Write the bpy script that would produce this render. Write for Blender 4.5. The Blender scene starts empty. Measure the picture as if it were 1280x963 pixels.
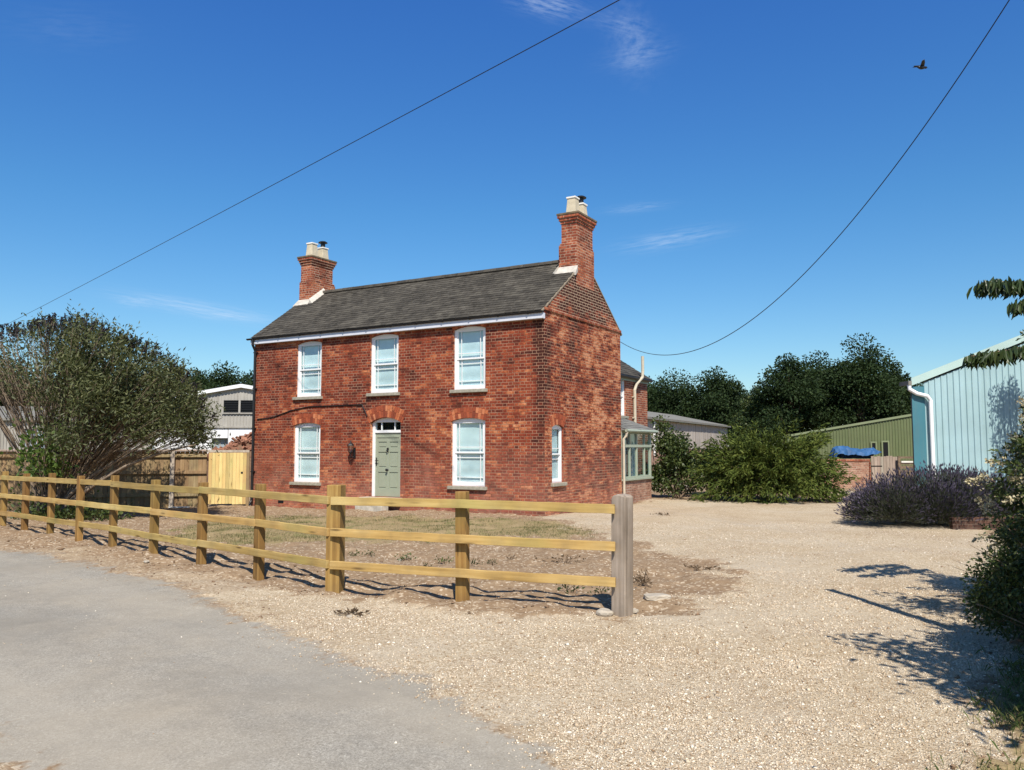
import bpy, bmesh, math, random
import numpy as np
from mathutils import Vector, Matrix
PI = math.pi
rs = np.random.RandomState(7)
random.seed(7)
SC = bpy.context.scene
COL = SC.collection

# ------------------------------------------------------------------ camera model used to lay the place out
F, PITCH, HCAM = 1010.0, 0.0766, 1.65
def ray(u, v):
    x, zc = (u-640)/F, -(v-481.5)/F
    c, s = math.cos(PITCH), math.sin(PITCH)
    return x, c-zc*s, s+zc*c
def gp(u, v, z=0.0):
    x, y, w = ray(u, v); t = (z-HCAM)/w
    return Vector((x*t, y*t, z))
def at(u, v, Y):
    x, y, w = ray(u, v); t = Y/y
    return Vector((x*t, Y, HCAM+w*t))

# ------------------------------------------------------------------ noise / terrain height
def vnoise(x, y, sc, seed=0):
    x = np.asarray(x, float)*sc+seed*17.3; y = np.asarray(y, float)*sc-seed*9.1
    xi, yi = np.floor(x), np.floor(y); fx, fy = x-xi, y-yi
    fx = fx*fx*(3-2*fx); fy = fy*fy*(3-2*fy)
    def h(a, b):
        q = np.sin(a*127.1+b*311.7+seed*74.7)*43758.5453
        return q-np.floor(q)
    return (h(xi, yi)*(1-fx)+h(xi+1, yi)*fx)*(1-fy)+(h(xi, yi+1)*(1-fx)+h(xi+1, yi+1)*fx)*fy
def sst(a, b, x):
    t = np.clip((np.asarray(x, float)-a)/(b-a), 0, 1); return t*t*(3-2*t)
def gz0(x, y):
    return -0.12*sst(13, 23, y)*sst(1.5, 7, -np.asarray(x, float))

# ------------------------------------------------------------------ object helpers
def tag(o, label=None, cat=None, group=None, kind=None):
    if label: o['label'] = label
    if cat: o['category'] = cat
    if group: o['group'] = group
    if kind: o['kind'] = kind
    return o
def empty(name, loc=(0,0,0), rz=0.0, label=None, cat=None, group=None):
    o = bpy.data.objects.new(name, None); COL.objects.link(o)
    o.location = loc; o.rotation_euler = (0,0,rz); o.empty_display_size = .2
    return tag(o, label, cat, group)
def link(name, me, mat, parent=None, loc=None, rz=0.0, smooth=False, bevel=0):
    o = bpy.data.objects.new(name, me); COL.objects.link(o)
    if mat:
        for m in (mat if isinstance(mat, (list, tuple)) else [mat]): me.materials.append(m)
    if parent: o.parent = parent
    if loc is not None: o.location = loc
    o.rotation_euler = (0,0,rz)
    if smooth:
        me.polygons.foreach_set('use_smooth', np.ones(len(me.polygons), bool))
    if bevel:
        b = o.modifiers.new('bevel', 'BEVEL'); b.width = bevel; b.segments = 2; b.limit_method = 'ANGLE'
    return o
def np_mesh(name, V, Fq):
    V = np.ascontiguousarray(V, dtype=np.float32); Fq = np.ascontiguousarray(Fq, dtype=np.int32)
    n, k = Fq.shape
    me = bpy.data.meshes.new(name)
    me.vertices.add(len(V)); me.vertices.foreach_set('co', V.ravel())
    me.loops.add(n*k); me.loops.foreach_set('vertex_index', Fq.ravel())
    me.polygons.add(n); me.polygons.foreach_set('loop_start', np.arange(0, n*k, k, dtype=np.int32))
    me.update(calc_edges=True)
    return me
def V3(a): return Vector(a)

class MB:
    def __init__(s): s.v, s.f, s.mi, s.cur = [], [], [], 0
    def add(s, vs, fs):
        n = len(s.v); s.v += [tuple(p) for p in vs]
        for f in fs: s.f.append([n+i for i in f]); s.mi.append(s.cur)
        return s
    def box(s, x0, x1, y0, y1, z0, z1, M=None):
        vs = [Vector((x,y,z)) for z in (z0,z1) for y in (y0,y1) for x in (x0,x1)]
        if M is not None: vs = [M @ p for p in vs]
        return s.add(vs, [(0,2,3,1),(4,5,7,6),(0,1,5,4),(2,6,7,3),(0,4,6,2),(1,3,7,5)])
    def prism(s, pts, y0, y1, ax='y'):
        """polygon pts (a,b) extruded; ax y: (x,z) along y; ax x: (y,z) along x; ax z: (x,y) along z. pts counter-clockwise"""
        n = len(pts)
        def P(a, b, t):
            return (a,t,b) if ax == 'y' else ((t,a,b) if ax == 'x' else (a,b,t))
        vs = [P(a,b,y0) for a,b in pts]+[P(a,b,y1) for a,b in pts]
        fs = [list(range(n)), list(range(2*n-1, n-1, -1))]+[[i, i+n, (i+1)%n+n, (i+1)%n] for i in range(n)]
        return s.add(vs, fs)
    def bar(s, p, q, w, h, up=(0,0,1)):
        p, q = V3(p), V3(q); d = (q-p).normalized(); u = V3(up)
        if abs(d.dot(u)) > .98: u = Vector((0,1,0))
        sd = d.cross(u).normalized(); u = sd.cross(d)
        vs = []
        for c in (p, q):
            for a, b in ((-1,-1),(1,-1),(1,1),(-1,1)): vs.append(c+sd*(a*w/2)+u*(b*h/2))
        return s.add(vs, [(0,1,2,3),(7,6,5,4),(0,4,5,1),(1,5,6,2),(2,6,7,3),(3,7,4,0)])
    def tube(s, pts, rad, n=6, cap=True):
        pts = [V3(p) for p in pts]
        if not isinstance(rad, (list, tuple)): rad = [rad]*len(pts)
        vs, fs = [], []
        ref = None
        for i, p in enumerate(pts):
            d = (pts[min(i+1, len(pts)-1)]-pts[max(i-1, 0)])
            d = d.normalized() if d.length > 1e-9 else Vector((0,0,1))
            if ref is None: ref = d.orthogonal().normalized()
            a = (ref-d*ref.dot(d)); a = a.normalized() if a.length > 1e-6 else d.orthogonal().normalized()
            ref = a; b = d.cross(a)
            for k in range(n):
                t = 2*PI*k/n; vs.append(p+(a*math.cos(t)+b*math.sin(t))*rad[i])
        for i in range(len(pts)-1):
            for k in range(n):
                fs.append((i*n+k, i*n+(k+1)%n, (i+1)*n+(k+1)%n, (i+1)*n+k))
        if cap:
            fs.append(list(range(n-1,-1,-1))); fs.append([(len(pts)-1)*n+k for k in range(n)])
        return s.add(vs, fs)
    def lathe(s, prof, c=(0,0,0), n=16, sq=False):
        vs, fs = [], []
        for r, z in prof:
            for k in range(n):
                t = 2*PI*(k+.5)/n
                vs.append((c[0]+r*math.cos(t), c[1]+r*math.sin(t), c[2]+z))
        for i in range(len(prof)-1):
            for k in range(n): fs.append((i*n+k, i*n+(k+1)%n, (i+1)*n+(k+1)%n, (i+1)*n+k))
        fs.append(list(range(n-1,-1,-1))); fs.append([(len(prof)-1)*n+k for k in range(n)])
        return s.add(vs, fs)
    def mesh(s, name='m', recalc=False):
        me = bpy.data.meshes.new(name); me.from_pydata(s.v, [], s.f)
        if any(s.mi): me.polygons.foreach_set('material_index', s.mi)
        if recalc:
            bm = bmesh.new(); bm.from_mesh(me); bmesh.ops.recalc_face_normals(bm, faces=bm.faces[:]); bm.to_mesh(me); bm.free()
        me.update(); return me
    def build(s, name, mat, parent=None, loc=None, rz=0.0, smooth=False, bevel=0, recalc=True):
        return link(name, s.mesh(name, recalc), mat, parent, loc, rz, smooth, bevel)

# ------------------------------------------------------------------ shader helpers
class NT:
    def __init__(s, name, world=None):
        if world: s.nt = world.node_tree; s.mat = None
        else:
            s.mat = bpy.data.materials.new(name); s.mat.use_nodes = True; s.nt = s.mat.node_tree
        s.nt.nodes.clear()
    def n(s, t, ins=None, **a):
        nd = s.nt.nodes.new('ShaderNode'+t)
        for k, v in a.items(): setattr(nd, k, v)
        for k, v in (ins or {}).items(): s.set(nd.inputs[k], v)
        return nd
    def set(s, sock, v):
        if isinstance(v, bpy.types.NodeSocket): s.nt.links.new(v, sock)
        elif isinstance(v, bpy.types.Node): s.nt.links.new(v.outputs[0], sock)
        else:
            if sock.type == 'RGBA' and hasattr(v, '__len__') and len(v) == 3: v = (*v, 1)
            sock.default_value = v
    def m(s, op, a, b=None, c=None, clamp=False):
        nd = s.nt.nodes.new('ShaderNodeMath'); nd.operation = op; nd.use_clamp = clamp
        for i, v in enumerate((a, b, c)):
            if v is not None: s.set(nd.inputs[i], v)
        return nd.outputs[0]
    def vm(s, op, a, b=None, out=0):
        nd = s.nt.nodes.new('ShaderNodeVectorMath'); nd.operation = op
        s.set(nd.inputs[0], a)
        if b is not None:
            s.set(nd.inputs[3] if op == 'SCALE' else nd.inputs[1], b)
        return nd.outputs[1] if op in ('DOT_PRODUCT', 'LENGTH', 'DISTANCE') else nd.outputs[0]
    def mix(s, f, a, b, blend='MIX'):
        nd = s.nt.nodes.new('ShaderNodeMix'); nd.data_type = 'RGBA'; nd.blend_type = blend
        s.set(nd.inputs[0], f); s.set(nd.inputs[6], a); s.set(nd.inputs[7], b)
        return nd.outputs[2]
    def ramp(s, f, stops, interp='LINEAR'):
        nd = s.nt.nodes.new('ShaderNodeValToRGB'); cr = nd.color_ramp; cr.interpolation = interp
        while len(cr.elements) < len(stops): cr.elements.new(.5)
        for e, (p, c) in zip(cr.elements, stops):
            e.position = p; e.color = (c,c,c,1) if not hasattr(c, '__len__') else (*c, 1)
        s.set(nd.inputs[0], f); return nd.outputs[0]
    def noise(s, vec, scale, detail=3, rough=.55, out=0):
        nd = s.n('TexNoise', {'Scale': scale, 'Detail': detail, 'Roughness': rough})
        if vec is not None: s.set(nd.inputs['Vector'], vec)
        return nd.outputs[out]
    def range(s, f, a, b, c=0.0, d=1.0):
        nd = s.n('MapRange', {0: f, 1: a, 2: b, 3: c, 4: d}); nd.clamp = True
        return nd.outputs[0]
    def xyz(s, vec):
        nd = s.n('SeparateXYZ', {0: vec}); return nd.outputs
    def comb(s, x, y, z):
        return s.n('CombineXYZ', {0: x, 1: y, 2: z}).outputs[0]
    def obj(s): return s.n('TexCoord').outputs['Object']
    def pos(s): return s.n('NewGeometry').outputs['Position']
    def island(s): return s.n('NewGeometry').outputs['Random Per Island']
    def rnd(s): return s.n('ObjectInfo').outputs['Random']
    def bump(s, h, strength=.3, dist=.01):
        return s.n('Bump', {'Height': h, 'Strength': strength, 'Distance': dist}).outputs[0]
    def bsdf(s, col, rough=.7, normal=None, spec=.3, metal=0.0, **k):
        nd = s.n('BsdfPrincipled', {'Base Color': col, 'Roughness': rough, 'Specular IOR Level': spec, 'Metallic': metal})
        if normal is not None: s.set(nd.inputs['Normal'], normal)
        return nd
    def out(s, sh):
        o = s.n('OutputMaterial'); s.set(o.inputs['Surface'], sh); return s.mat

def plain(name, col, rough=.6, spec=.3, var=.12, scale=6, metal=0.0, bump=.0):
    t = NT(name); p = t.obj(); n = t.noise(p, scale, 4)
    f = t.range(n, .3, .7, 1-var, 1+var)
    c = t.mix(1.0, col, t.comb(f, f, f), 'MULTIPLY')
    nm = t.bump(t.noise(p, scale*8, 3), bump, .004) if bump else None
    return t.out(t.bsdf(c, rough, nm, spec, metal))

def brick_mat(name, stops, mortar, house=False, seed=0.0, patch=.55, bond=.3375):
    t = NT(name); tc = t.n('TexCoord'); o = tc.outputs['Object']; nr = tc.outputs['Normal']
    wob = t.noise(o, 1.3, 2); wv = t.vm('SCALE', t.n('TexNoise', {'Vector': o, 'Scale': 9.0, 'Detail': 1.0}).outputs[1], .008)
    o2 = t.vm('ADD', o, wv)
    x, y, z = t.xyz(o2); nx, ny, nz = t.xyz(nr)
    side = t.m('GREATER_THAN', t.m('ABSOLUTE', nx), .6)
    u = t.m('ADD', t.m('MULTIPLY', x, t.m('SUBTRACT', 1.0, side)), t.m('MULTIPLY', y, side))
    u = t.m('ADD', u, 50.0+seed)
    rowf = t.m('DIVIDE', t.m('ADD', z, .0375), .075); row = t.m('FLOOR', rowf); fz = t.m('SUBTRACT', rowf, row)
    par = t.m('MODULO', t.m('ADD', row, 100.0), 2.0)
    uf = t.m('ADD', t.m('DIVIDE', u, bond), t.m('MULTIPLY', par, .5)); cell = t.m('FLOOR', uf); fu = t.m('SUBTRACT', uf, cell)
    hd = t.m('GREATER_THAN', fu, .6667)
    # distance (metres) to the nearest joint
    du1 = t.m('MINIMUM', fu, t.m('ABSOLUTE', t.m('SUBTRACT', fu, .6667))); du = t.m('MULTIPLY', t.m('MINIMUM', du1, t.m('SUBTRACT', 1.0, fu)), bond)
    dz = t.m('MULTIPLY', t.m('MINIMUM', fz, t.m('SUBTRACT', 1.0, fz)), .075)
    d = t.m('MINIMUM', du, dz)
    rough_edge = t.m('MULTIPLY', t.m('SUBTRACT', t.noise(o, 40, 2), .5), .008)
    brk = t.range(t.m('ADD', d, rough_edge), .0035, .0095)
    idv = t.comb(t.m('ADD', t.m('MULTIPLY', cell, 2.0), hd), row, t.m('ADD', side, seed))
    wn = t.n('TexWhiteNoise', {'Vector': idv}, noise_dimensions='3D')
    # patches of several bricks of the same firing
    pv = t.comb(t.m('MULTIPLY', u, 2.2), t.m('MULTIPLY', z, 6.0), t.m('ADD', t.m('MULTIPLY', side, 7.0), seed))
    pn = t.noise(pv, 1.5, 4, .7)
    pl = t.noise(t.comb(t.m('MULTIPLY', u, .6), t.m('MULTIPLY', z, 1.1), t.m('ADD', t.m('MULTIPLY', side, 5.0), seed+3.0)), 1.2, 3, .6)
    val = t.m('ADD', t.m('ADD', t.m('MULTIPLY', wn.outputs[0], .36), t.m('MULTIPLY', t.range(pn, .3, .72), .34)), t.m('MULTIPLY', t.range(pl, .35, .68), .30))
    if house:
        # weathering of the real wall: pale salts low down, soot under the eaves and up the corner
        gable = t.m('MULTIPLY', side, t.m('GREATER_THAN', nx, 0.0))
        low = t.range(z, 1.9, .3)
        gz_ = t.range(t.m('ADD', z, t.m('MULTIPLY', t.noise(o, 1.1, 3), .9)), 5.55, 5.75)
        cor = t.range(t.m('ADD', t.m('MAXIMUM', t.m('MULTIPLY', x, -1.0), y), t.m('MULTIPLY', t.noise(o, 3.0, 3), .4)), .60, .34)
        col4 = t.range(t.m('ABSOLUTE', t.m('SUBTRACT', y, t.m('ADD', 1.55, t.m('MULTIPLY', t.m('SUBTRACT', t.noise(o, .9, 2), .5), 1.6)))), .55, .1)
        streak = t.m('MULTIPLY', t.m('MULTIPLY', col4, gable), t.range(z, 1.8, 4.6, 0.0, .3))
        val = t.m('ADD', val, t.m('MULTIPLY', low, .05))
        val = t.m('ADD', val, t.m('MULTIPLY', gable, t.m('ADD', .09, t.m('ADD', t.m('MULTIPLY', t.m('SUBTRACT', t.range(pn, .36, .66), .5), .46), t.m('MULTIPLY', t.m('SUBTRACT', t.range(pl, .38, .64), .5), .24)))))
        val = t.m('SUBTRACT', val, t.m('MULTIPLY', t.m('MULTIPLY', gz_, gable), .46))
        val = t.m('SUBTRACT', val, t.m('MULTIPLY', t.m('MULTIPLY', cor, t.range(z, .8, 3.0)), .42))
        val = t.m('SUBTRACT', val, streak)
    val = t.m('ADD', t.m('MULTIPLY', t.m('SUBTRACT', val, .5), 1.28), .465)
    col = t.ramp(val, stops)
    det = t.range(t.noise(o, 22, 4, .65), .3, .72, .62, 1.3)
    col = t.mix(1.0, col, t.comb(det, det, det), 'MULTIPLY')
    mcol = t.mix(t.range(t.noise(o, 1.7, 5, .7), .45, .63), mortar, (mortar[0]*.40, mortar[1]*.27, mortar[2]*.22))
    if house:
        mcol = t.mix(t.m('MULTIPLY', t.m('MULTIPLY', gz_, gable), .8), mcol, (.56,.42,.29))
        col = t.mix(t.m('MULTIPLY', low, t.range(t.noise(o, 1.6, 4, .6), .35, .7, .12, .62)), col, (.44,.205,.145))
    sm = t.range(t.noise(o, 3.0, 5, .7), .56, .78, 0.0, .5)
    base = t.mix(brk, mcol, col)
    base = t.mix(sm, base, (.075,.032,.024))
    h = t.m('ADD', t.m('MULTIPLY', brk, 1.0), t.m('MULTIPLY', t.noise(o, 60, 3), .6))
    return t.out(t.bsdf(base, .88, t.bump(h, .55, .008), .15))

RED = [(0.0,(.058,.018,.013)),(.22,(.130,.028,.017)),(.42,(.210,.041,.021)),(.58,(.270,.056,.026)),(.70,(.37,.098,.040)),(.82,(.49,.172,.074)),(1.0,(.60,.27,.145))]
STK = [(0.0,(.10,.030,.020)),(.25,(.22,.053,.030)),(.5,(.33,.088,.045)),(.72,(.45,.145,.07)),(1.0,(.60,.27,.15))]
ARCH = [(0.0,(.20,.05,.028)),(.5,(.36,.088,.040)),(.85,(.48,.15,.062)),(1.0,(.56,.22,.11))]

def wood(name, c0, c1, c2, grain=1.0, dirt=0.0, rough=.75, axis='x', knots=True, island=False):
    t = NT(name); o = t.obj(); r = t.rnd()
    x, y, z = t.xyz(o)
    if island: r = t.m('ADD', r, t.m('MULTIPLY', t.island(), 3.0))
    off = t.m('MULTIPLY', r, 37.0)
    st = (.35, 9.0, 9.0) if axis == 'x' else (9.0, 9.0, .35)
    v = t.comb(t.m('ADD', t.m('MULTIPLY', x, st[0]), off), t.m('ADD', t.m('MULTIPLY', y, st[1]), off), t.m('MULTIPLY', z, st[2]))
    g = t.noise(v, 2.4*grain, 5, .62)
    big = t.noise(t.comb(t.m('ADD', x, off), t.m('ADD', y, off), z), 1.5, 3)
    f = t.m('ADD', t.m('MULTIPLY', g, .65), t.m('MULTIPLY', big, .35))
    col = t.ramp(f, [(.3, c0), (.5, c1), (.7, c2)])
    hv = t.range(t.m('FRACT', t.m('MULTIPLY', r, 5.77)), 0.0, 1.0, .8, 1.15)
    hw = t.range(t.m('FRACT', t.m('MULTIPLY', r, 9.31)), 0.0, 1.0, .86, 1.04)
    col = t.mix(1.0, col, t.comb(hv, t.m('MULTIPLY', hv, hw), t.m('MULTIPLY', hv, t.m('MULTIPLY', hw, .94))), 'MULTIPLY')
    if knots:
        kv = t.comb(t.m('ADD', t.m('MULTIPLY', x, 1.0 if axis == 'x' else 6), off), t.m('MULTIPLY', y, 6.0), t.m('MULTIPLY', z, 6.0 if axis == 'x' else 1.0))
        vo = t.n('TexVoronoi', {'Vector': kv, 'Scale': 1.7, 'Randomness': 1.0})
        k = t.range(vo.outputs[0], .06, .19, .85, 0.0)
        col = t.mix(k, col, (c0[0]*.35, c0[1]*.3, c0[2]*.3))
        gt_ = t.range(t.noise(t.comb(t.m('ADD', t.m('MULTIPLY', x, .5), off), off, z), 1.3, 2), .56, .72, 0, .45); col = t.mix(gt_, col, (c1[0]*.74, c1[1]*.98, c1[2]*.8))
    if dirt:
        dn = t.range(t.noise(o, 3.5, 4), .45, .7, 0.0, dirt); col = t.mix(dn, col, (.10,.085,.06))
    fine = t.noise(v, 12.0*grain, 3)
    return t.out(t.bsdf(col, rough, t.bump(t.m('ADD', g, t.m('MULTIPLY', fine, .5)), .35, .004), .2))

def leaf_mat(name, stops, trans=.25, rough=.5, spec=.35):
    t = NT(name); i = t.island()
    big = t.noise(t.pos(), .9, 2)
    f = t.m('ADD', t.m('MULTIPLY', i, .7), t.m('MULTIPLY', t.range(big, .3, .7), .3))
    c = t.ramp(f, stops)
    b = t.bsdf(c, rough, None, spec)
    tr = t.n('BsdfTranslucent', {'Color': t.mix(.5, c, (.10,.14,.02))})
    return t.out(t.n('MixShader', {0: trans, 1: b, 2: tr}))

def glass_mat(name, tint=(.9,.96,.97)):
    t = NT(name)
    fc = t.n('LayerWeight', {'Blend': .5}).outputs['Facing']; f = t.m('ADD', t.m('MULTIPLY', t.m('POWER', fc, 5.0), .9), .055)
    gl = t.n('BsdfGlossy', {'Color': (1,1,1), 'Roughness': .03, 'Normal': t.bump(t.noise(t.obj(), 1.6, 1), .08, .05)})
    return t.out(t.n('MixShader', {0: f, 1: t.n('BsdfTransparent', {'Color': tint}), 2: gl}))
# ------------------------------------------------------------------ camera, sun, sky
SC.view_settings.view_transform = 'Standard'; SC.view_settings.look = 'None'
SC.view_settings.exposure = 0.38; SC.view_settings.gamma = 1.0
SC.render.engine = 'CYCLES'
SC.cycles.use_denoising = True
SC.cycles.max_bounces = 6; SC.cycles.diffuse_bounces = 3; SC.cycles.glossy_bounces = 3
SC.cycles.transparent_max_bounces = 12; SC.cycles.caustics_reflective = False; SC.cycles.caustics_refractive = False
cam = bpy.data.cameras.new('camera'); cam.sensor_width = 36; cam.lens = F/1280*36
cam.clip_start = .05; cam.clip_end = 6000
co = bpy.data.objects.new('camera', cam); COL.objects.link(co)
co.location = (0,0,HCAM); co.rotation_euler = (PI/2+PITCH, 0, 0); SC.camera = co

SUN_EL = math.radians(50); sx, sy = 0.139, -0.9903
sund = Vector((sx*math.cos(SUN_EL), sy*math.cos(SUN_EL), math.sin(SUN_EL)))
sl = bpy.data.lights.new('sun', 'SUN'); sl.energy = 4.9; sl.angle = math.radians(.53); sl.color = (1.0,.94,.835)
so = bpy.data.objects.new('sun', sl); COL.objects.link(so)
so.rotation_euler = (-sund).to_track_quat('-Z', 'Y').to_euler()

W = bpy.data.worlds.new('World'); SC.world = W; W.use_nodes = True
t = NT('w', W)
sky = t.n('TexSky', sky_type='NISHITA', sun_disc=False, sun_elevation=SUN_EL, sun_rotation=math.atan2(sx, sy) % (2*PI),
          altitude=0, air_density=1.0, dust_density=.35, ozone_density=3.0)
dr = t.n('TexCoord').outputs['Generated']
tint = t.ramp(t.m('MULTIPLY', t.xyz(t.n('TexCoord').outputs['Generated'])[2], .5), [(.03,(.80,.91,.93)),(.14,(.66,.955,1.08)),(.26,(.60,.895,1.28))])   # deep clear blue above the horizon band
tint = t.mix(t.range(t.xyz(t.n('TexCoord').outputs['Generated'])[2], .58, .92), tint, (.80,.68,.52))  # unseen overhead sky dimmed and warmed, to cut blue fill and deepen shadows
hs = t.mix(1.0, t.n('HueSaturation', {'Hue': .5, 'Saturation': 1.22, 'Value': 1.0, 'Color': sky.outputs[0]}).outputs[0], tint, 'MULTIPLY')
wcol = hs
def wisp(u, v, su, sv, rot, amp, col):
    x, y, z = ray(u, v); d = Vector((x,y,z)).normalized()
    e1 = d.cross(Vector((0,0,1))).normalized(); e2 = e1.cross(d)
    c, s = math.cos(rot), math.sin(rot); a1, a2 = e1*c+e2*s, e2*c-e1*s
    A = t.vm('DOT_PRODUCT', dr, tuple(a1*(F/su))); B = t.vm('DOT_PRODUCT', dr, tuple(a2*(F/sv)))
    g = t.m('EXPONENT', t.m('MULTIPLY', t.m('ADD', t.m('MULTIPLY', A, A), t.m('MULTIPLY', B, B)), -1.0))
    g = t.m('MULTIPLY', g, t.m('GREATER_THAN', t.vm('DOT_PRODUCT', dr, tuple(d)), 0.0))
    nv = t.comb(t.m('MULTIPLY', A, .8), t.m('MULTIPLY', B, 1.6), u*.01)
    nz = t.range(t.noise(nv, 2.2, 6, .62), .36, .72)
    return t.mix(t.m('MULTIPLY', t.m('MULTIPLY', g, nz), amp), col, (5.6,6.6,8.0))
for a in ((682,4,34,12,-.25,.42),(790,50,20,34,.3,.2),(775,30,34,10,-.3,.14),(798,70,32,12,.1,.2),(838,300,50,9,.12,.36),(796,260,34,5,.05,.22),
          (245,385,70,8,-.12,.42),(172,377,18,6,0,.3),(285,394,40,6,-.05,.32),(90,35,50,18,.2,.05)):
    wcol = wisp(*a, wcol)
bg = t.n('Background', {'Color': wcol, 'Strength': .1})
wo = t.n('OutputWorld'); t.set(wo.inputs['Surface'], bg)

# ------------------------------------------------------------------ materials
M = {}
M['house_brick'] = brick_mat('house_brick', RED, (.38,.225,.145), house=True)
M['stack_brick'] = brick_mat('stack_brick', STK, (.50,.37,.26), seed=3.0, patch=.35)
M['garden_brick'] = brick_mat('garden_brick', [(0,(.20,.10,.07)),(.5,(.36,.19,.13)),(1,(.50,.33,.24))], (.50,.40,.32), seed=9.0)
t = NT('arch_brick'); i = t.island()
c = t.ramp(i, ARCH); c = t.mix(t.range(t.noise(t.obj(), 9, 4), .5, .75, 0, .7), c, (.13,.05,.035))
M['arch'] = t.out(t.bsdf(c, .88, t.bump(t.noise(t.obj(), 50, 3), .4, .006), .15))

def slate(name, stops, lich=.5):
    t = NT(name); i = t.island(); o = t.obj()
    f = t.m('ADD', t.m('MULTIPLY', i, .5), t.m('MULTIPLY', t.range(t.noise(o, 1.0, 5, .65), .36, .64), .5))
    c = t.ramp(f, stops)
    l = t.m('MULTIPLY', t.range(t.noise(o, 7, 5, .7), .50, .68), lich); c = t.mix(l, c, (.115,.104,.082))
    l2 = t.m('MULTIPLY', t.range(t.noise(o, 16, 4, .7), .6, .7), lich*.8); c = t.mix(l2, c, (.21,.20,.18))
    return t.out(t.bsdf(c, .8, t.bump(t.noise(o, 40, 4), .5, .006), .2))
M['slate'] = slate('slate', [(0,(.030,.027,.022)),(.5,(.060,.053,.043)),(1,(.110,.099,.080))])
M['slate_grey'] = slate('slate_grey', [(0,(.13,.13,.125)),(1,(.24,.235,.22))], .3)
M['white'] = plain('white_paint', (.80,.80,.79), .4, .4, .03)
M['fascia'] = plain('white_fascia', (.62,.63,.68), .45, .4, .05)
M['black'] = plain('black_paint', (.014,.014,.015), .45, .4, .2)
M['sill'] = plain('stone_sill', (.33,.305,.24), .85, .2, .25, 9, bump=.4)
M['step'] = plain('stone_step', (.46,.42,.35), .85, .2, .25, 7, bump=.4)
M['cement'] = plain('cement', (.50,.46,.40), .9, .2, .2, 8, bump=.5)
M['pot'] = plain('buff_pot', (.54,.47,.34), .8, .25, .15, 7, bump=.3)
M['pot_rim'] = plain('pale_rim', (.78,.75,.68), .8, .25, .1, 7)
M['sage'] = plain('sage_paint', (.30,.33,.245), .45, .4, .04)
M['sage_frame'] = plain('sage_frame', (.36,.40,.31), .45, .4, .06)
M['cream'] = plain('cream_pipe', (.52,.46,.35), .5, .35, .1)
M['verge'] = plain('verge_mortar', (.26,.215,.16), .9, .2, .3, 12, bump=.5)
M['dark'] = plain('dark_interior', (.012,.013,.014), .8, .1)
t = NT('blind'); o = t.obj(); zz = t.xyz(o)[2]
wv = t.n('TexWave', {'Vector': t.vm('ADD', o, t.vm('SCALE', t.n('TexNoise', {'Vector': o, 'Scale': 3.0}).outputs[1], .12)), 'Scale': .9, 'Distortion': 3.5, 'Detail': 2.0}, bands_direction='Z')
o = t.vm('ADD', o, t.comb(t.m('MULTIPLY', t.rnd(), 9.0), 0.0, t.m('MULTIPLY', t.rnd(), 5.0)))
cb = t.mix(t.range(t.noise(o, 2.0, 4), .3, .7), (.68,.74,.73), (.86,.90,.89))
M['blind'] = t.out(t.bsdf(cb, .8, t.bump(wv.outputs[1], .22, .03), .1))
M['glass'] = glass_mat('glass')
M['rail'] = wood('new_timber', (.28,.18,.055), (.46,.325,.12), (.61,.475,.21), dirt=.25)
M['post'] = wood('new_timber_post', (.12,.066,.022), (.27,.16,.05), (.43,.29,.105), axis='z', dirt=.2)
M['old_post'] = wood('weathered_post', (.15,.125,.095), (.36,.33,.275), (.53,.495,.43), axis='z', knots=False, dirt=.35)
M['board'] = wood('weathered_board', (.20,.138,.072), (.31,.225,.125), (.40,.305,.185), axis='z', island=True, dirt=.3)
M['gate'] = wood('new_board', (.52,.38,.15), (.63,.48,.21), (.72,.57,.28), axis='z', island=True, dirt=.1)
M['grey_board'] = wood('grey_board', (.24,.20,.17), (.38,.33,.28), (.50,.45,.40), axis='z', island=True, knots=False)
M['bark'] = plain('bark', (.20,.145,.10), .9, .15, .45, 9, bump=.8)
M['pale_bark'] = plain('pale_bark', (.205,.155,.11), .9, .15, .4, 11, bump=.8)
M['stone'] = plain('pale_stone', (.42,.37,.30), .9, .2, .2, 6, bump=.6)

# ------------------------------------------------------------------ terrain
def poly_sdf(x, y, pts):
    d = np.full(x.shape, 1e9); ins = np.zeros(x.shape, bool); n = len(pts)
    for i in range(n):
        ax, ay = pts[i][0], pts[i][1]; bx, by = pts[(i+1) % n][0], pts[(i+1) % n][1]
        ex, ey = bx-ax, by-ay
        tt = np.clip(((x-ax)*ex+(y-ay)*ey)/(ex*ex+ey*ey+1e-12), 0, 1)
        d = np.minimum(d, np.hypot(x-ax-tt*ex, y-ay-tt*ey))
        c = (ay > y) != (by > y)
        ins ^= c & (x < (bx-ax)*(y-ay)/((by-ay) if abs(by-ay) > 1e-12 else 1e-12)+ax)
    return np.where(ins, -d, d)
G = lambda *pp: [tuple(gp(u, v)[:2]) for u, v in pp]
road_edge = G((-60,680),(0,688),(58,693),(156,715),(234,740),(312,777),(400,810),(498,843),(560,870),(640,905),(690,938),(735,968))
ROAD = [(-60,52)]+[(-22,23.5)]+road_edge+[(.6,2.6),(2.2,.8),(5,-2),(16,-8),(14,-14),(-2,-8)]+G((60,990),(26,952),(-10,915))+[(-3.6,5.0),(-6,6.6),(-30,22),(-62,46)]
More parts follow.
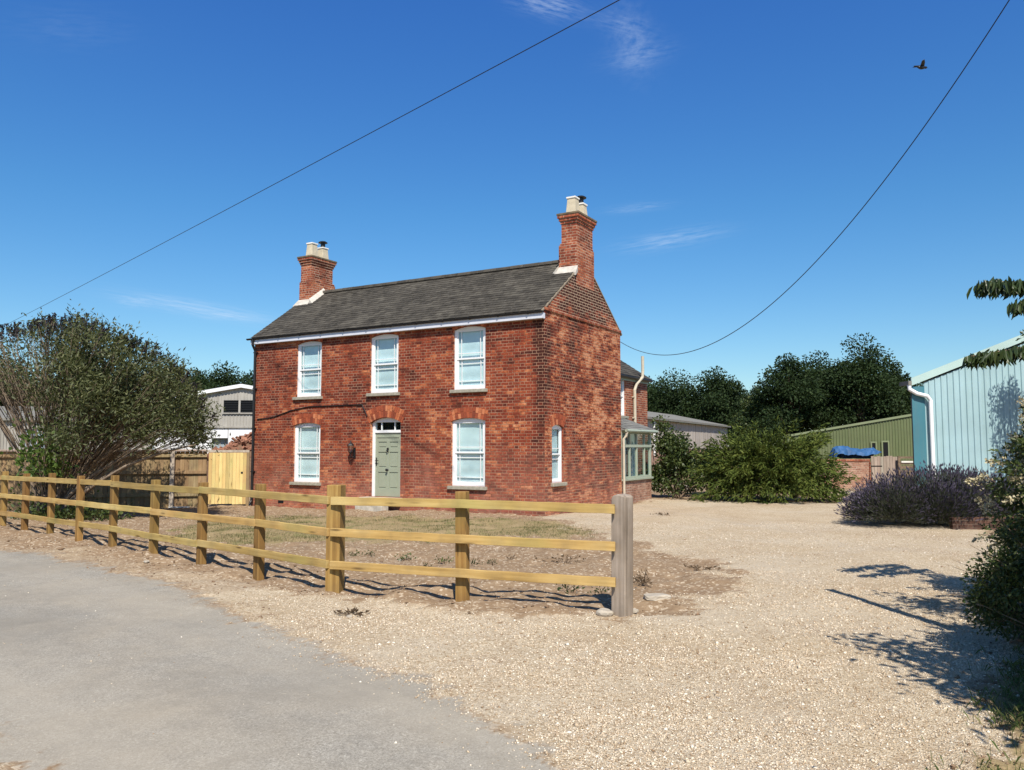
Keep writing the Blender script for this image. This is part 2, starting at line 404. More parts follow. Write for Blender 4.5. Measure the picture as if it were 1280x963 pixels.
GRAV = G((600,985),(540,925),(440,858),(330,800),(235,742),(330,742),(430,752),(600,764),(770,781),(850,762),(915,730),(905,706),(825,684),(750,668),(700,650),(690,640))+\
       [(.9,19.4),(3.1,23.4),(4.6,25.8),(8,24.0),(10.5,24),(12,30),(14,32),(13.5,24),(10.5,17.2)]+[(9.8,16.9),(7.4,11.5),(5.0,8.2)]+G((1222,868),(1212,915),(1188,980))+[(1.9,2.6),(2.2,.8)]
LAWN = G((255,650),(320,641),(480,645),(620,648),(725,656),(750,668),(640,673),(500,678),(380,679),(280,684),(200,672))
VERGE = G((1192,975),(1216,905),(1226,850))+[(4.2,6.8),(8,10),(14,14),(12,2),(4,.5),(2.3,2.4)]
def weights(x, y):
    n1 = vnoise(x, y, 2.2, 1)-.5; n2 = vnoise(x, y, 7.0, 2)-.5; n3 = vnoise(x, y, .7, 3)-.5; n4 = vnoise(x, y, 19, 6)-.5
    wr = sst(.26, -.30, poly_sdf(x, y, ROAD)+n1*.22+n2*.28+n4*.22)
    wg = sst(.40, -.40, poly_sdf(x, y, GRAV)+n1*.8+n2*.5+n4*.3)
    wg = np.maximum(wg, .52*sst(1.3, .15, poly_sdf(x, y, ROAD)+n3*.7+n1*.4))
    wl = sst(.5, -.5, poly_sdf(x, y, LAWN)+n1*1.0+n2*.6)
    wl = np.maximum(wl, sst(.25, -.2, poly_sdf(x, y, VERGE)+n1*.5+n2*.3))
    far = sst(30, 36, np.hypot(x*.8, y-3)); wl = np.maximum(wl, far*(.6+.4*n1))
    return wr, wg*(1-wr)+0*wr, wl*(1-wr)*(1-wg)
FENCE_L = [gp(774,766), gp(417,739), gp(250,706), gp(2,656)]
def fence_d(x, y):
    d = np.full(np.shape(x), 1e9)
    for a, b in zip(FENCE_L[:-1], FENCE_L[1:]):
        ex, ey = b.x-a.x, b.y-a.y; tt = np.clip(((x-a.x)*ex+(y-a.y)*ey)/(ex*ex+ey*ey), 0, 1)
        d = np.minimum(d, np.hypot(x-a.x-tt*ex, y-a.y-tt*ey))
    return d
def gzf(x, y):
    x = np.asarray(x, float); y = np.asarray(y, float)
    wr, wg, wl = weights(x, y); earth = (1-wr-wg).clip(0, 1)
    nr = sst(60, 25, np.hypot(x, y))
    z = gz0(x, y)
    z = z+nr*earth*((vnoise(x, y, 1.9, 11)-.5)*.09+(vnoise(x, y, 5.5, 12)-.5)*.045+(vnoise(x, y, 14, 13)-.5)*.018)
    z = z+nr*wg*((vnoise(x, y, .8, 14)-.5)*.03+(vnoise(x, y, 9, 15)-.5)*.012)
    fd = fence_d(x, y)
    z = z+earth*sst(1.1, .3, fd)*(vnoise(x, y, 2.4, 16)-.45)*.11
    z = z+wr*(vnoise(x, y, .5, 17)-.5)*.02-wr*.012
    return z
def gz(x, y): return float(gzf(np.array([x]), np.array([y]))[0])
def ground(p, dz=0.0):
    return Vector((p[0], p[1], gz(p[0], p[1])+dz))

def axis(segs):
    out = []
    for a, b, st in segs: out += list(np.arange(a, b, st))
    return np.array(out+[segs[-1][1]])
gx = axis([(-2400,-300,300),(-300,-60,30),(-60,-22,3),(-22,-10,.25),(-10,7,.06),(7,13,.16),(13,40,1.5),(40,280,20),(280,2400,300)])
gy = axis([(-1500,-60,240),(-60,-12,6),(-12,2.4,.6),(2.4,11,.05),(11,17,.09),(17,27,.2),(27,60,1.5),(60,300,15),(300,3600,300)])
XX, YY = np.meshgrid(gx, gy); nx_, ny_ = len(gx), len(gy)
x_, y_ = XX.ravel(), YY.ravel(); wr_, wg_, wl_ = weights(x_, y_); z_ = gzf(x_, y_)
ii = (np.arange(ny_-1)[:,None]*nx_+np.arange(nx_-1)[None,:]).ravel()
FQ = np.stack([ii, ii+1, ii+nx_+1, ii+nx_], 1)
fr_, fg_, fl_ = wr_[FQ].mean(1), wg_[FQ].mean(1), wl_[FQ].mean(1)
near = np.hypot(x_[FQ].mean(1), y_[FQ].mean(1)) < 34
cls = np.where(fr_ > .5, 1, np.where((fg_ > .5), 2, np.where((fl_ > .55) & near & (x_[FQ].mean(1) < 2), 3, 0)))

t = NT('terrain'); P = t.pos()
att = lambda nm: t.n('Attribute', attribute_name=nm).outputs['Fac']
brk = t.m('ADD', t.m('MULTIPLY', t.m('SUBTRACT', t.noise(P, 24, 4, .7), .5), 1.1), 0.0)
sh = lambda a: t.range(t.m('ADD', att(a), brk), .3, .7)
wr, wg, wl = sh('w_road'), sh('w_gravel'), sh('w_grass')
# asphalt: worn pale lane with aggregate, dusty and darker patches
spk = t.n('TexVoronoi', {'Vector': P, 'Scale': 165.0}); sv = t.xyz(spk.outputs['Color'])[0]
spk2 = t.n('TexVoronoi', {'Vector': P, 'Scale': 75.0}); sv2 = t.xyz(spk2.outputs['Color'])[1]
asp = t.ramp(t.m('ADD', t.m('MULTIPLY', sv, .6), t.m('MULTIPLY', sv2, .4)), [(0.05,(.165,.15,.126)),(.4,(.272,.252,.216)),(.75,(.345,.32,.277)),(.97,(.48,.45,.385))])
big = t.noise(P, .7, 4, .6); asp = t.mix(t.range(big, .35, .68, 0, .6), asp, (.335,.285,.215))
asp = t.mix(t.range(t.noise(t.vm('ADD', P, (31,7,0)), .45, 5, .65), .46, .68, 0, .6), asp, (.205,.190,.163))
asp = t.mix(t.range(t.noise(P, 3.5, 5, .75), .45, .72, 0, .45), asp, (.19,.172,.145))
long = t.noise(t.vm('ADD', t.comb(t.m('ADD', t.m('MULTIPLY', t.xyz(P)[0], .66), t.m('MULTIPLY', t.xyz(P)[1], .75)), t.m('MULTIPLY', t.m('SUBTRACT', t.m('MULTIPLY', t.xyz(P)[1], .66), t.m('MULTIPLY', t.xyz(P)[0], -.75)), .18), 0.0), (3,5,0)), 1.1, 4, .6)
asp = t.mix(t.range(long, .42, .7, 0, .45), asp, (.40,.355,.285))
asp = t.mix(t.range(t.noise(P, 8, 4, .7), .62, .75, 0, .5), asp, (.43,.38,.30))
# gravel
vg = t.n('TexVoronoi', {'Vector': P, 'Scale': 92.0}); gv = t.xyz(vg.outputs['Color'])[0]
vg2 = t.n('TexVoronoi', {'Vector': P, 'Scale': 46.0}); gv2 = t.xyz(vg2.outputs['Color'])[1]
grv = t.ramp(t.m('ADD', t.m('MULTIPLY', gv, .6), t.m('MULTIPLY', gv2, .4)), [(.08,(.25,.17,.10)),(.28,(.475,.37,.245)),(.5,(.605,.50,.355)),(.8,(.705,.605,.455)),(.96,(.82,.75,.61))])
gap = t.range(vg.outputs[0], .32, .66, 0, .34); grv = t.mix(gap, grv, (.27,.185,.105))
gn = t.noise(P, .8, 5, .6); grv = t.mix(t.range(gn, .46, .7, 0, .5), grv, (.42,.31,.19))
grv = t.mix(t.range(t.noise(t.vm('ADD', P, (9,4,0)), .45, 4, .6), .48, .66, 0, .5), grv, (.56,.485,.38))
grv = t.mix(t.m('MULTIPLY', t.range(t.noise(t.vm('ADD', P, (2,8,0)), .6, 4, .65), .5, .68), t.range(t.xyz(vg2.outputs['Color'])[2], .55, .8, 0, .75)), grv, (.30,.20,.125))
grv = t.mix(t.range(t.noise(P, 5, 4, .7), .5, .75, 0, .35), grv, (.37,.27,.17))
# bare earth
e1 = t.noise(P, 5, 6, .7); ear = t.ramp(e1, [(.25,(.165,.108,.064)),(.5,(.262,.182,.112)),(.75,(.38,.283,.186))])
ear = t.mix(t.range(t.noise(P, .9, 4), .42, .66, 0, .5), ear, (.235,.158,.095))
ev = t.n('TexVoronoi', {'Vector': P, 'Scale': 34.0}); ear = t.mix(t.range(t.xyz(ev.outputs['Color'])[0], .86, .9, 0, .75), ear, (.52,.43,.32))
ear = t.mix(t.range(t.noise(P, 44, 3, .7), .56, .7, 0, .5), ear, (.12,.075,.048))
# dry turf
gr = t.ramp(t.noise(P, 2.3, 5, .65), [(.3,(.34,.255,.145)),(.5,(.30,.225,.115)),(.62,(.19,.175,.068)),(.8,(.115,.125,.042))])
gr = t.mix(t.range(t.noise(P, 38, 4, .7), .42, .66, 0, .65), gr, (.12,.09,.05))
gr = t.mix(t.range(t.noise(P, 90, 3, .7), .5, .68, 0, .6), gr, (.40,.31,.18))
col = t.mix(wl, ear, gr); col = t.mix(wg, col, grv); col = t.mix(wr, col, asp)
hgt = t.m('ADD', t.m('MULTIPLY', t.m('MULTIPLY', t.m('SUBTRACT', 1.0, vg.outputs[0]), wg), 1.0), t.m('MULTIPLY', t.noise(P, 70, 4, .7), .7))
dist = t.m('ADD', .008, t.m('MULTIPLY', wg, .008))
bm_ = t.n('Bump', {'Height': hgt, 'Strength': t.m('SUBTRACT', .75, t.m('MULTIPLY', wr, .4)), 'Distance': dist}).outputs[0]
M['terrain'] = t.out(t.bsdf(col, .92, bm_, .12))
for k, nm in ((0,'ground'),(1,'road'),(2,'gravel_driveway'),(3,'lawn')):
    sel = FQ[cls == k]; idx, inv = np.unique(sel, return_inverse=True)
    me = np_mesh(nm, np.stack([x_[idx], y_[idx], z_[idx]], 1), inv.reshape(-1, 4))
    for an, arr in (('w_road', wr_), ('w_gravel', wg_), ('w_grass', wl_)):
        a = me.attributes.new(an, 'FLOAT', 'POINT'); a.data.foreach_set('value', arr[idx].astype(np.float32))
    tag(link(nm, me, M['terrain'], smooth=True), kind='structure')
# ------------------------------------------------------------------ the farmhouse
YAW = .531; HW, HD, HE = 10.05, 4.72, 5.02; APEX = 6.68
HX = Vector((math.cos(YAW), -math.sin(YAW), 0)); HY = Vector((math.sin(YAW), math.cos(YAW), 0))
HC = Vector((.79, 19.5, 0.0))
house = empty('brick_house', HC, -YAW, 'two-storey red brick farmhouse with slate roof and sage green front door', 'house')
def fac(u, v):                       # pixel -> local (x, z) on the facade plane
    d = Vector(ray(u, v)); o = Vector((0,0,HCAM))-HC
    k = -o.dot(HY)/d.dot(HY); p = o+d*k; return p.dot(HX), p.z
def gab(u, v):                       # pixel -> local (y, z) on the gable plane
    d = Vector(ray(u, v)); o = Vector((0,0,HCAM))-HC
    k = -o.dot(HX)/d.dot(HX); p = o+d*k; return p.dot(HY), p.z
def arc(w, h, rise, n=10):
    """opening outline, counter-clockwise, centred on 0"""
    R = (w*w/4+rise*rise)/(2*rise); a = math.asin(w/2/R); zc = h-R
    return [(-w/2,0),(w/2,0)]+[(R*math.sin(a*(1-2*k/n)), zc+R*math.cos(a*(1-2*k/n))) for k in range(n+1)]

def cut(me_obj, cutters):
    for c in cutters:
        b = me_obj.modifiers.new('cut', 'BOOLEAN'); b.operation = 'DIFFERENCE'; b.solver = 'EXACT'; b.object = c
    dg = bpy.context.evaluated_depsgraph_get(); dg.update()
    nm = bpy.data.meshes.new_from_object(me_obj.evaluated_get(dg))
    me_obj.modifiers.clear(); old = me_obj.data; me_obj.data = nm; bpy.data.meshes.remove(old)
    for c in cutters:
        m_ = c.data; bpy.data.objects.remove(c); bpy.data.meshes.remove(m_)

# openings: (plane, centre along wall, z0, w, h, rise)
def front_win(ul, ur, vt, vs, su):
    xl, _ = fac(ul, vt); xr, _ = fac(ur, vt); _, z0 = fac(su, vs); _, z1 = fac((ul+ur)/2, vt)
    return [(xl+xr)/2, z0, xr-xl, z1-z0, .075]
WINS = [front_win(371.4,402.2,427.0,496.5,386), front_win(463.4,498.0,417.5,491.0,480), front_win(567.2,606.6,407.3,486.6,587),
        front_win(367.0,401.0,528.6,603.0,383), front_win(564.2,606.6,522.6,608.0,585)]
for a, b in ((0,1),(0,2)):           # one sill height and head height per storey
    pass
zs = sum(w[1] for w in WINS[:3])/3; hs_ = sum(w[3] for w in WINS[:3])/3
for w in WINS[:3]: w[1], w[3], w[2] = zs*.5+w[1]*.5, hs_*.5+w[3]*.5, (w[2]+1.0)/2
for w in WINS[3:]: w[2] = (w[2]+1.03)/2
dxl, dz0 = fac(461.5, 630); dxr, dz1 = fac(501, 521.5); DOOR = [(dxl+dxr)/2, .30, dxr-dxl, dz1-.30, .14]
gy0, _ = gab(690, 570); gy1, _ = gab(704.5, 570); _, gz0_ = gab(698, 603.5); _, gz1_ = gab(698, 531)
GWIN = [(gy0+gy1)/2, gz0_, gy1-gy0, gz1_-gz0_, .07]

wall = MB().prism([(0,-.3),(HD,-.3),(HD,HE),(HD/2,APEX-.06),(0,HE)], -HW, 0, 'x').build('wall', M['house_brick'], house)
cutters = []
for c, z0, w, h, r in WINS:
    cutters.append(MB().prism([(c+a, z0+b) for a, b in arc(w, h, r)], -.2, .24).build('c', None, house))
c, z0, w, h, r = DOOR
cutters.append(MB().prism([(c+a, z0+b) for a, b in arc(w, h, r)], -.2, .42).build('c', None, house))
c, z0, w, h, r = GWIN
cutters.append(MB().prism([(c+a, z0+b) for a, b in arc(w, h, r)], -.24, .2, 'x').build('c', None, house))
cut(wall, cutters)

def voussoirs(mb, w, h, rise, th=.27, n=None, y0=-.006, y1=.1, flare=1.0):
    R = (w*w/4+rise*rise)/(2*rise); a = math.asin((w/2)/R); zc = h-R
    n = n or max(7, int(w/.078)); a2 = a*1.04*flare
    for k in range(n):
        t0 = -a2+2*a2*k/n+.0035/R*1.2; t1 = -a2+2*a2*(k+1)/n-.0035/R*1.2
        j = random.uniform(-.006, .006)
        for r0, r1 in (((R+.002, R+th*.5-.004), (R+th*.5+.004, R+th+j)) if k % 2 else ((R+.002, R+th*.62-.004), (R+th*.62+.004, R+th+j))):
            mb.prism([(r0*math.sin(t0), zc+r0*math.cos(t0)), (r0*math.sin(t1), zc+r0*math.cos(t1)),
                      (r1*math.sin(t1), zc+r1*math.cos(t1)), (r1*math.sin(t0), zc+r1*math.cos(t0))], y0-random.uniform(0,.004), y1)

def sash_window(loc, rz, w, h, rise, parent=house, bars=True, sillx=.07, arch=True, narrow=False):
    fr = MB(); fw = .072 if not narrow else .055; y0, y1 = .055, .13
    spring = h-rise
    fr.box(-w/2, -w/2+fw, y0, y1, .05, spring).box(w/2-fw, w/2, y0, y1, .05, spring).box(-w/2, w/2, y0, y1+.01, 0, .055)
    pts = arc(w-.002, h-.002, rise-.001)[2:]            # right to left along the arc
    fr.prism([(-w/2+.001, spring-.012), (w/2-.001, spring-.012)]+pts, y0, y1)
    root = fr.build('window', M['white'], parent, loc, rz, bevel=.004)
    iw = w/2-fw; mid = .055+(spring-.012-.055)*.5; top = spring-.012; s = .042 if not narrow else .034
    for (a, b, ya, lo) in ((mid-.02, top, .068, False), (.055, mid+.025, .091, True)):
        mb = MB(); mb.box(-iw, -iw+s, ya, ya+.035, a, b).box(iw-s, iw, ya, ya+.035, a, b)
        mb.box(-iw+s, iw-s, ya, ya+.035, a, a+(s*1.4 if lo else s)).box(-iw+s, iw-s, ya, ya+.035, b-s, b)
        if bars:
            m_ = .13 if not narrow else .0; bw = .009
            if m_:
                for sx_ in (-1, 1): mb.box(sx_*(iw-m_)-bw, sx_*(iw-m_)+bw, ya+.008, ya+.03, a+s, b-s)
            zb = (a+.16) if not lo else (b-.15)
            mb.box(-iw+s, iw-s, ya+.0095, ya+.0285, zb-bw, zb+bw)
            if lo and m_: mb.box(-iw+s, iw-s, ya+.0095, ya+.0285, a+.17-bw, a+.17+bw)
        mb.build('sash', M['white'], root)
        MB().box(-iw+s*.5, iw-s*.5, ya+.0165, ya+.0205, a+s*.5, b-s*.5).build('glass', M['glass'], root)
    MB().box(-iw+.004, iw-.004, .142, .147, .06, top-.002).build('blind', M['blind'], root)
    MB().box(-w/2-sillx, w/2+sillx, -.075, .1, -.085, -.001).build('sill', M['sill'], root, bevel=.008)
    if arch:
        mb = MB(); voussoirs(mb, w, h, rise); mb.build('brick_arch', M['arch'], root)
    return root
for c, z0, w, h, r in WINS: sash_window((c,0,z0), 0, w, h, r)
c, z0, w, h, r = GWIN; sash_window((0,c,z0), PI/2, w, h, r, narrow=True, sillx=.06)

# front door
c, z0, w, h, r = DOOR
ft = .085; spring = h-r; tr = h*.806                     # transom height above the step
df = MB().box(-w/2, -w/2+ft, .10, .2, 0, spring).box(w/2-ft, w/2, .10, .2, 0, spring).box(-w/2+ft, w/2-ft, .10, .2, tr, tr+.075)
pts = arc(w-.002, h-.002, r-.001)[2:]
fl_top = h*.94
df.prism([(-w/2+.001, spring), (-w/2+ft, spring), (-w/2+ft, fl_top), (w/2-ft, fl_top), (w/2-ft, spring), (w/2-.001, spring)]+pts[1:-1], .10, .2)
DF = df.build('door_frame', M['white'], house, (c,0,z0), bevel=.005)
for sx_ in (-1, 1): MB().box(sx_*.23-.014, sx_*.23+.014, .125, .16, tr+.075, fl_top).build('fanlight_bar', M['white'], DF)
MB().box(-w/2+ft, w/2-ft, .14, .146, tr+.075, fl_top).build('fanlight', M['glass'], DF)
MB().box(-w/2+ft, w/2-ft, .3, .305, tr, fl_top+.02).build('dark_hall', M['dark'], DF)
voss = MB(); voussoirs(voss, w, h, r, th=.33, n=18, flare=1.03); voss.build('brick_arch', M['arch'], DF)
lw = w/2-ft-.003
door = MB()
door.box(-lw, lw, .150, .19, .008, tr-.003)
stile, mun = .10, .05
zr = [.02,.20,.70,.80,1.36,1.46,1.70,1.79,tr-.02]
def rail_(a, b): door.box(-lw, lw, .132, .1498, a, b)
q1, q2, q3, q4, q5, q6 = [tr*k_ for k_ in (.13,.385,.455,.70,.765,.86)]
for a, b in ((.008,q1),(q2,q3),(q4,q5),(q6,tr-.003)): rail_(a, b)
for a, b in ((q1,q2),(q3,q4),(q5,q6)):
    door.box(-lw, -lw+stile, .132, .1498, a, b).box(lw-stile, lw, .132, .1498, a, b).box(-mun, mun, .132, .1498, a, b)
    for sx_ in (-1, 1):                                 # raised field of each panel
        x0, x1 = sorted((sx_*(mun+.03), sx_*(lw-stile-.03))); door.box(x0, x1, .138, .1498, a+.035, b-.035)
door.box(-lw+.06, lw-.06, .118, .1318, tr-.13, tr-.09)
DO = door.build('door', M['sage'], house, (c,0,z0), bevel=.003)
MB().tube([(0,.132,q5-.03),(0,.10,q5-.03)], .03, 12).tube([(0,.11,q5-.045),(.035,.10,q5-.08),(0,.095,q5-.12),(-.035,.10,q5-.08),(0,.11,q5-.045)], .011, 8).build('knocker', M['black'], DO)
MB().lathe([(.028,0),(.012,.015),(.014,.04),(.036,.055),(.034,.075),(.01,.085)], n=16).build('door_knob', M['black'], DO, (0,.132,(q2+q3)/2)).rotation_euler = (PI/2,0,0)
hb = MB().box(-lw+.025, -lw+.055, .118, .1318, .84, 1.06); hb.tube([(-lw+.04,.125,.98),(-lw+.04,.075,.98),(-lw+.15,.07,.985)], .009, 8).build('handle', M['black'], DO)
MB().box(c-.62, c+.62, -.34, -.002, .18, .30).build('doorstep', M['step'], house, bevel=.012)
MB().box(c-.50, c+.42, -.62, -.343, -.1, .12).build('doorstep', M['step'], house, bevel=.012)

# wall lantern
lx, lz = fac(443.5, 566)
lan = MB(); lan.box(-.035, .035, -.02, 0, -.16, .14)
lan.tube([(0,-.02,-.10),(0,-.10,-.14),(0,-.17,-.10),(0,-.17,-.02)], .012, 8)
lan.lathe([(.03,-.03),(.055,0),(.058,.012)], (0,-.17,0), 6); lan.lathe([(.098,.19),(.10,.2),(.075,.24),(.03,.275),(.018,.29),(.02,.31),(.004,.335)], (0,-.17,0), 6)
for k in range(6):
    a = 2*PI*(k+.5)/6; lan.bar((.054*math.cos(a), -.17+.054*math.sin(a), .01), (.09*math.cos(a), -.17+.09*math.sin(a), .195), .01, .01)
LA = lan.build('wall_lantern', M['black'], house, (lx,0,lz))
MB().lathe([(.045,.014),(.08,.188)], (0,-.17,0), 6).build('lantern_glass', M['glass'], LA)

# cable from the corner downpipe to the door arch
cb = [fac(*p) for p in ((322,524.5),(335,523),(344,521),(364,513.5),(387,508.5),(414,507.5),(453,506),(456.5,514),(459.5,521))]
MB().tube([(x, -.017, z) for x, z in cb], .016, 6).build('cable', M['black'], house)
ax, az = fac(351, 627.5); MB().box(ax-.11, ax+.11, -.006, .03, az-.04, az+.04).build('air_brick', M['dark'], house)

# eaves: fascia, gutter, downpipe
MB().box(-HW-.04, .02, -.14, -.003, HE-.25, HE-.115).build('fascia', M['fascia'], house)
gt = MB()
prof = [(-.215+.05*math.cos(PI+PI*k/8)*1.0, HE-.075+.05*math.sin(PI+PI*k/8)) for k in range(9)]
prof2 = [(-.215+.043*math.cos(2*PI-PI*k/8), HE-.075+.043*math.sin(2*PI-PI*k/8)) for k in range(9)]
gt.prism([(a+.055, b) for a, b in prof+prof2], -HW-.16, .04, 'x')
for k in range(12): gt.box(-HW+.3+k*.85, -HW+.34+k*.85, -.20, -.1405, HE-.13, HE-.122)
gt.build('gutter', M['black'], house)
dp = MB(); X = -HW+.10
dp.tube([(X,-.175,HE-.10),(X,-.175,HE-.28),(X,-.075,HE-.45),(X,-.075,.05),(X,-.13,-.02)], .038, 10)
for zz in (.9,2.2,3.4,4.5): dp.box(X-.055, X+.055, -.10, -.003, zz, zz+.03)
dp.build('downpipe', M['black'], house)

# slate roof: every slate a slab of its own, laid in courses
def slates(mb, x0, x1, p0, p1, rowh, tw, ph=.0):
    """slope from p0=(y,z) eaves to p1=(y,z) ridge, along x"""
    L = math.hypot(p1[0]-p0[0], p1[1]-p0[1]); dy, dz = (p1[0]-p0[0])/L, (p1[1]-p0[1])/L
    ny, nz = -dz, dy
    if nz < 0: ny, nz = -ny, -nz
    n = int(L/rowh)+1
    for r in range(n):
        s0 = r*rowh; s1 = min(s0+rowh*1.25, L)
        xx = x0-(tw*.5 if r % 2 else 0)
        while xx < x1:
            a, b = max(xx+.003, x0), min(xx+tw-.003, x1)
            if b-a > .03:
                j = random.uniform(-.008, .008); e = random.uniform(0, .004); lift = .013+random.uniform(0,.003); tl = random.uniform(-.002,.002)
                vs = []
                for s, off in ((s0+j, lift), (s1, .004)):
                    for x, o2 in ((a, tl), (b, -tl)):
                        for th in (0, .007):
                            o = off+th+o2+(e if s < s1 else 0)
                            vs.append((x, p0[0]+dy*s+ny*o, p0[1]+dz*s+nz*o))
                mb.add(vs, [(0,2,3,1),(4,5,7,6),(0,1,5,4),(2,6,7,3),(1,3,7,5),(0,4,6,2)])
            xx += tw
sl_ = (APEX-HE)/(HD/2)
roof = MB()
e0 = (-.13, HE-.13*sl_+.03); rg = (HD/2, APEX+.03)
slates(roof, -HW-.05, -.004, e0, rg, .145, .21)
slates(roof, -HW-.05, -.004, (HD+.13, e0[1]), rg, .145, .21)
roof.cur = 1
roof.prism([(-.12, HE-.13*sl_-.01), (HD/2, APEX-.012), (HD+.12, HE-.13*sl_-.01), (HD+.12, HE-.13*sl_+.028), (HD/2, APEX+.028), (-.12, HE-.13*sl_+.028)], -HW-.045, -.006, 'x')
for ya_, yb_ in ((-.12, HD/2-.56), (HD+.12, HD/2+.56)):            # mortared verge up to the stack
    za_, zb_ = (HE+min(q, HD-q)*sl_ for q in (ya_, yb_)); roof.bar((-.012,ya_,za_+.012), (-.012,yb_,zb_+.012), .05, .034)
ROOF = roof.build('roof', [M['slate'], M['verge']], house)
rd = MB(); xx = -HW+.55
while xx < -.7:
    pr = [(HD/2+.13*math.cos(PI*k/6), APEX+.0+.13*math.sin(PI*k/6)*.85) for k in range(7)]
    rd.prism([(a, b+random.uniform(0,.006)) for a, b in pr], xx, xx+.44, 'x'); xx += .45
rd.build('ridge', M['slate'], ROOF)

# chimneys
M['cap'] = plain('mossy_cap', (.17,.13,.085), .95, .1, .4, 6, bump=.6)
def chimney(xo, h_top, right=False):
    """xo: local x of the outer face side low; stack 0.46 wide along x, .98 along y, centred on the ridge"""
    y0, y1 = HD/2-.5, HD/2+.5; zb = APEX-.75; zt = h_top
    st = MB()
    a_, b_ = xo-.055 if right else xo-.005, xo+.475 if right else xo+.53
    st.box(a_, b_, y0-.055, y1+.055, zb, zb+1.10)
    st.box(a_+.02, b_-.012, y0-.025, y1+.025, zb+1.10, zb+1.16)
    st.box(xo, xo+.46, y0, y1, zb+1.16, zt-.30)
    st.box(xo-.025, xo+.485, y0-.025, y1+.025, zt-.30, zt-.225).box(xo-.055, xo+.515, y0-.055, y1+.055, zt-.225, zt-.15)
    st.box(xo-.085, xo+.545, y0-.085, y1+.085, zt-.15, zt-.075)
    st.cur = 1; st.box(xo-.10, xo+.56, y0-.10, y1+.10, zt-.0745, zt-.02); st.cur = 0
    ch = st.build('chimney', [M['stack_brick'], M['cap']], ROOF, bevel=.006)
    cx = xo+.23
    for k, yy in enumerate((HD/2-.25, HD/2+.25)):
        hh = .49-.05*k
        p_ = MB().lathe([(.21,0),(.165,hh-.06)], (cx,yy,zt-.0195), 4).build('chimney_pot', M['pot'], ch, bevel=.01)
        MB().lathe([(.18,hh-.06),(.195,hh-.045),(.195,hh-.005),(.15,hh)], (cx,yy,zt-.0195), 4).build('pot_rim', M['pot_rim'], ch, bevel=.006)
        if k:
            cw = MB().lathe([(.075,hh-.02),(.075,hh+.12)], (cx,yy,zt+.02), 14)
            cw.lathe([(.15,hh+.12),(.155,hh+.14),(.10,hh+.175),(.02,hh+.19)], (cx,yy,zt+.02), 14)
            cw.build('cowl', M['black'], ch)
    # mortar fillet where the stack meets the slope
    fm = MB(); zf = lambda y: HE+y*sl_
    def fil(a, b, cc): fm.add([a, b, cc, (a[0], a[1], a[2]-.12), (b[0], b[1], b[2]-.12), (cc[0], cc[1], cc[2]-.12)], [(0,1,2),(5,4,3),(0,3,4,1),(1,4,5,2),(2,5,3,0)])
    ya = y0-.055
    fm.add([(xo-.12, ya-.16, zf(ya-.16)+.055), (xo+.53, ya-.16, zf(ya-.16)+.055), (xo+.51, ya-.002, zf(ya)+.15), (xo-.04, ya-.002, zf(ya)+.15),
            (xo-.12, ya-.16, zf(ya-.16)-.03), (xo+.53, ya-.16, zf(ya-.16)-.03), (xo+.51, ya-.002, zf(ya)-.03), (xo-.04, ya-.002, zf(ya)-.03)],
           [(0,1,2,3),(7,6,5,4),(0,4,5,1),(1,5,6,2),(2,6,7,3),(3,7,4,0)])
    sd = xo+.53 if xo < -5 else xo-.055; dr_ = 1 if xo < -5 else -1
    ys = [ya-.1, HD/2]
    fm.add([(sd+dr_*.14, ys[0], zf(ys[0])+.05), (sd+dr_*.14, ys[1], zf(ys[1])+.055), (sd+dr_*.002, ys[1], zf(ys[1])+.2), (sd+dr_*.002, ys[0], zf(ys[0])+.2),
            (sd+dr_*.14, ys[0], zf(ys[0])-.03), (sd+dr_*.14, ys[1], zf(ys[1])-.03), (sd+dr_*.002, ys[1], zf(ys[1])-.03), (sd+dr_*.002, ys[0], zf(ys[0])-.03)],
           [(0,1,2,3),(7,6,5,4),(0,4,5,1),(1,5,6,2),(2,6,7,3),(3,7,4,0)])
    fm.build('flashing', M['cement'], ch)
chimney(-.47, 7.92, True)
chimney(-HW+.0, 7.90)
# corbelled course across the gable at eaves level
sc_ = MB().box(.0, .03, -.02, HD+.02, HE-.03, HE+.045).build('string_course', M['stack_brick'], house)

# rear wing, lean-to sunroom
wx1 = -1.0; wx0 = -4.6; wy0, wy1 = HD+.002, HD+4.75; wh = 4.05; wap = wh+1.15
rw = MB().prism([(wx0,-.3),(wx1,-.3),(wx1,wh),((wx0+wx1)/2,wap-.05),(wx0,wh)], wy0, wy1).build('rear_wing_wall', M['stack_brick'], house)
def wingp(u, v):
    d = Vector(ray(u, v)); o = Vector((0,0,HCAM))-HC
    k = (wx1-o.dot(HX))/d.dot(HX); p = o+d*k; return p.dot(HY), p.z
wya, _ = wingp(775.5, 495); wyb, _ = wingp(781.5, 495); _, wz0 = wingp(779, 520); _, wz1 = wingp(779, 470)
ww = .95; wc = wyb-ww/2+.05
cu = MB().prism([(wc+a, wz0+b) for a, b in arc(ww, wz1-wz0, .06)], wx1-.24, wx1+.2, 'x').build('c', None, house)
cut(rw, [cu]); sash_window((wx1,wc,wz0), PI/2, ww, wz1-wz0, .06, arch=False)
wr_f = MB(); xm = (wx0+wx1)/2; s2 = (wap-wh)/(wx1-xm)
def slates_y(mb, y0, y1, xe, ze, xr, zr_, rowh, tw):
    tmp = MB(); slates(tmp, y0, y1, (xe, ze), (xr, zr_), rowh, tw)
    mb.add([(b, a, c_) for a, b, c_ in tmp.v], [f[::-1] for f in tmp.f])
slates_y(wr_f, wy0+.0, wy1+.08, wx1+.16, wh-.16*s2+.03, xm, wap+.03, .19, .25)
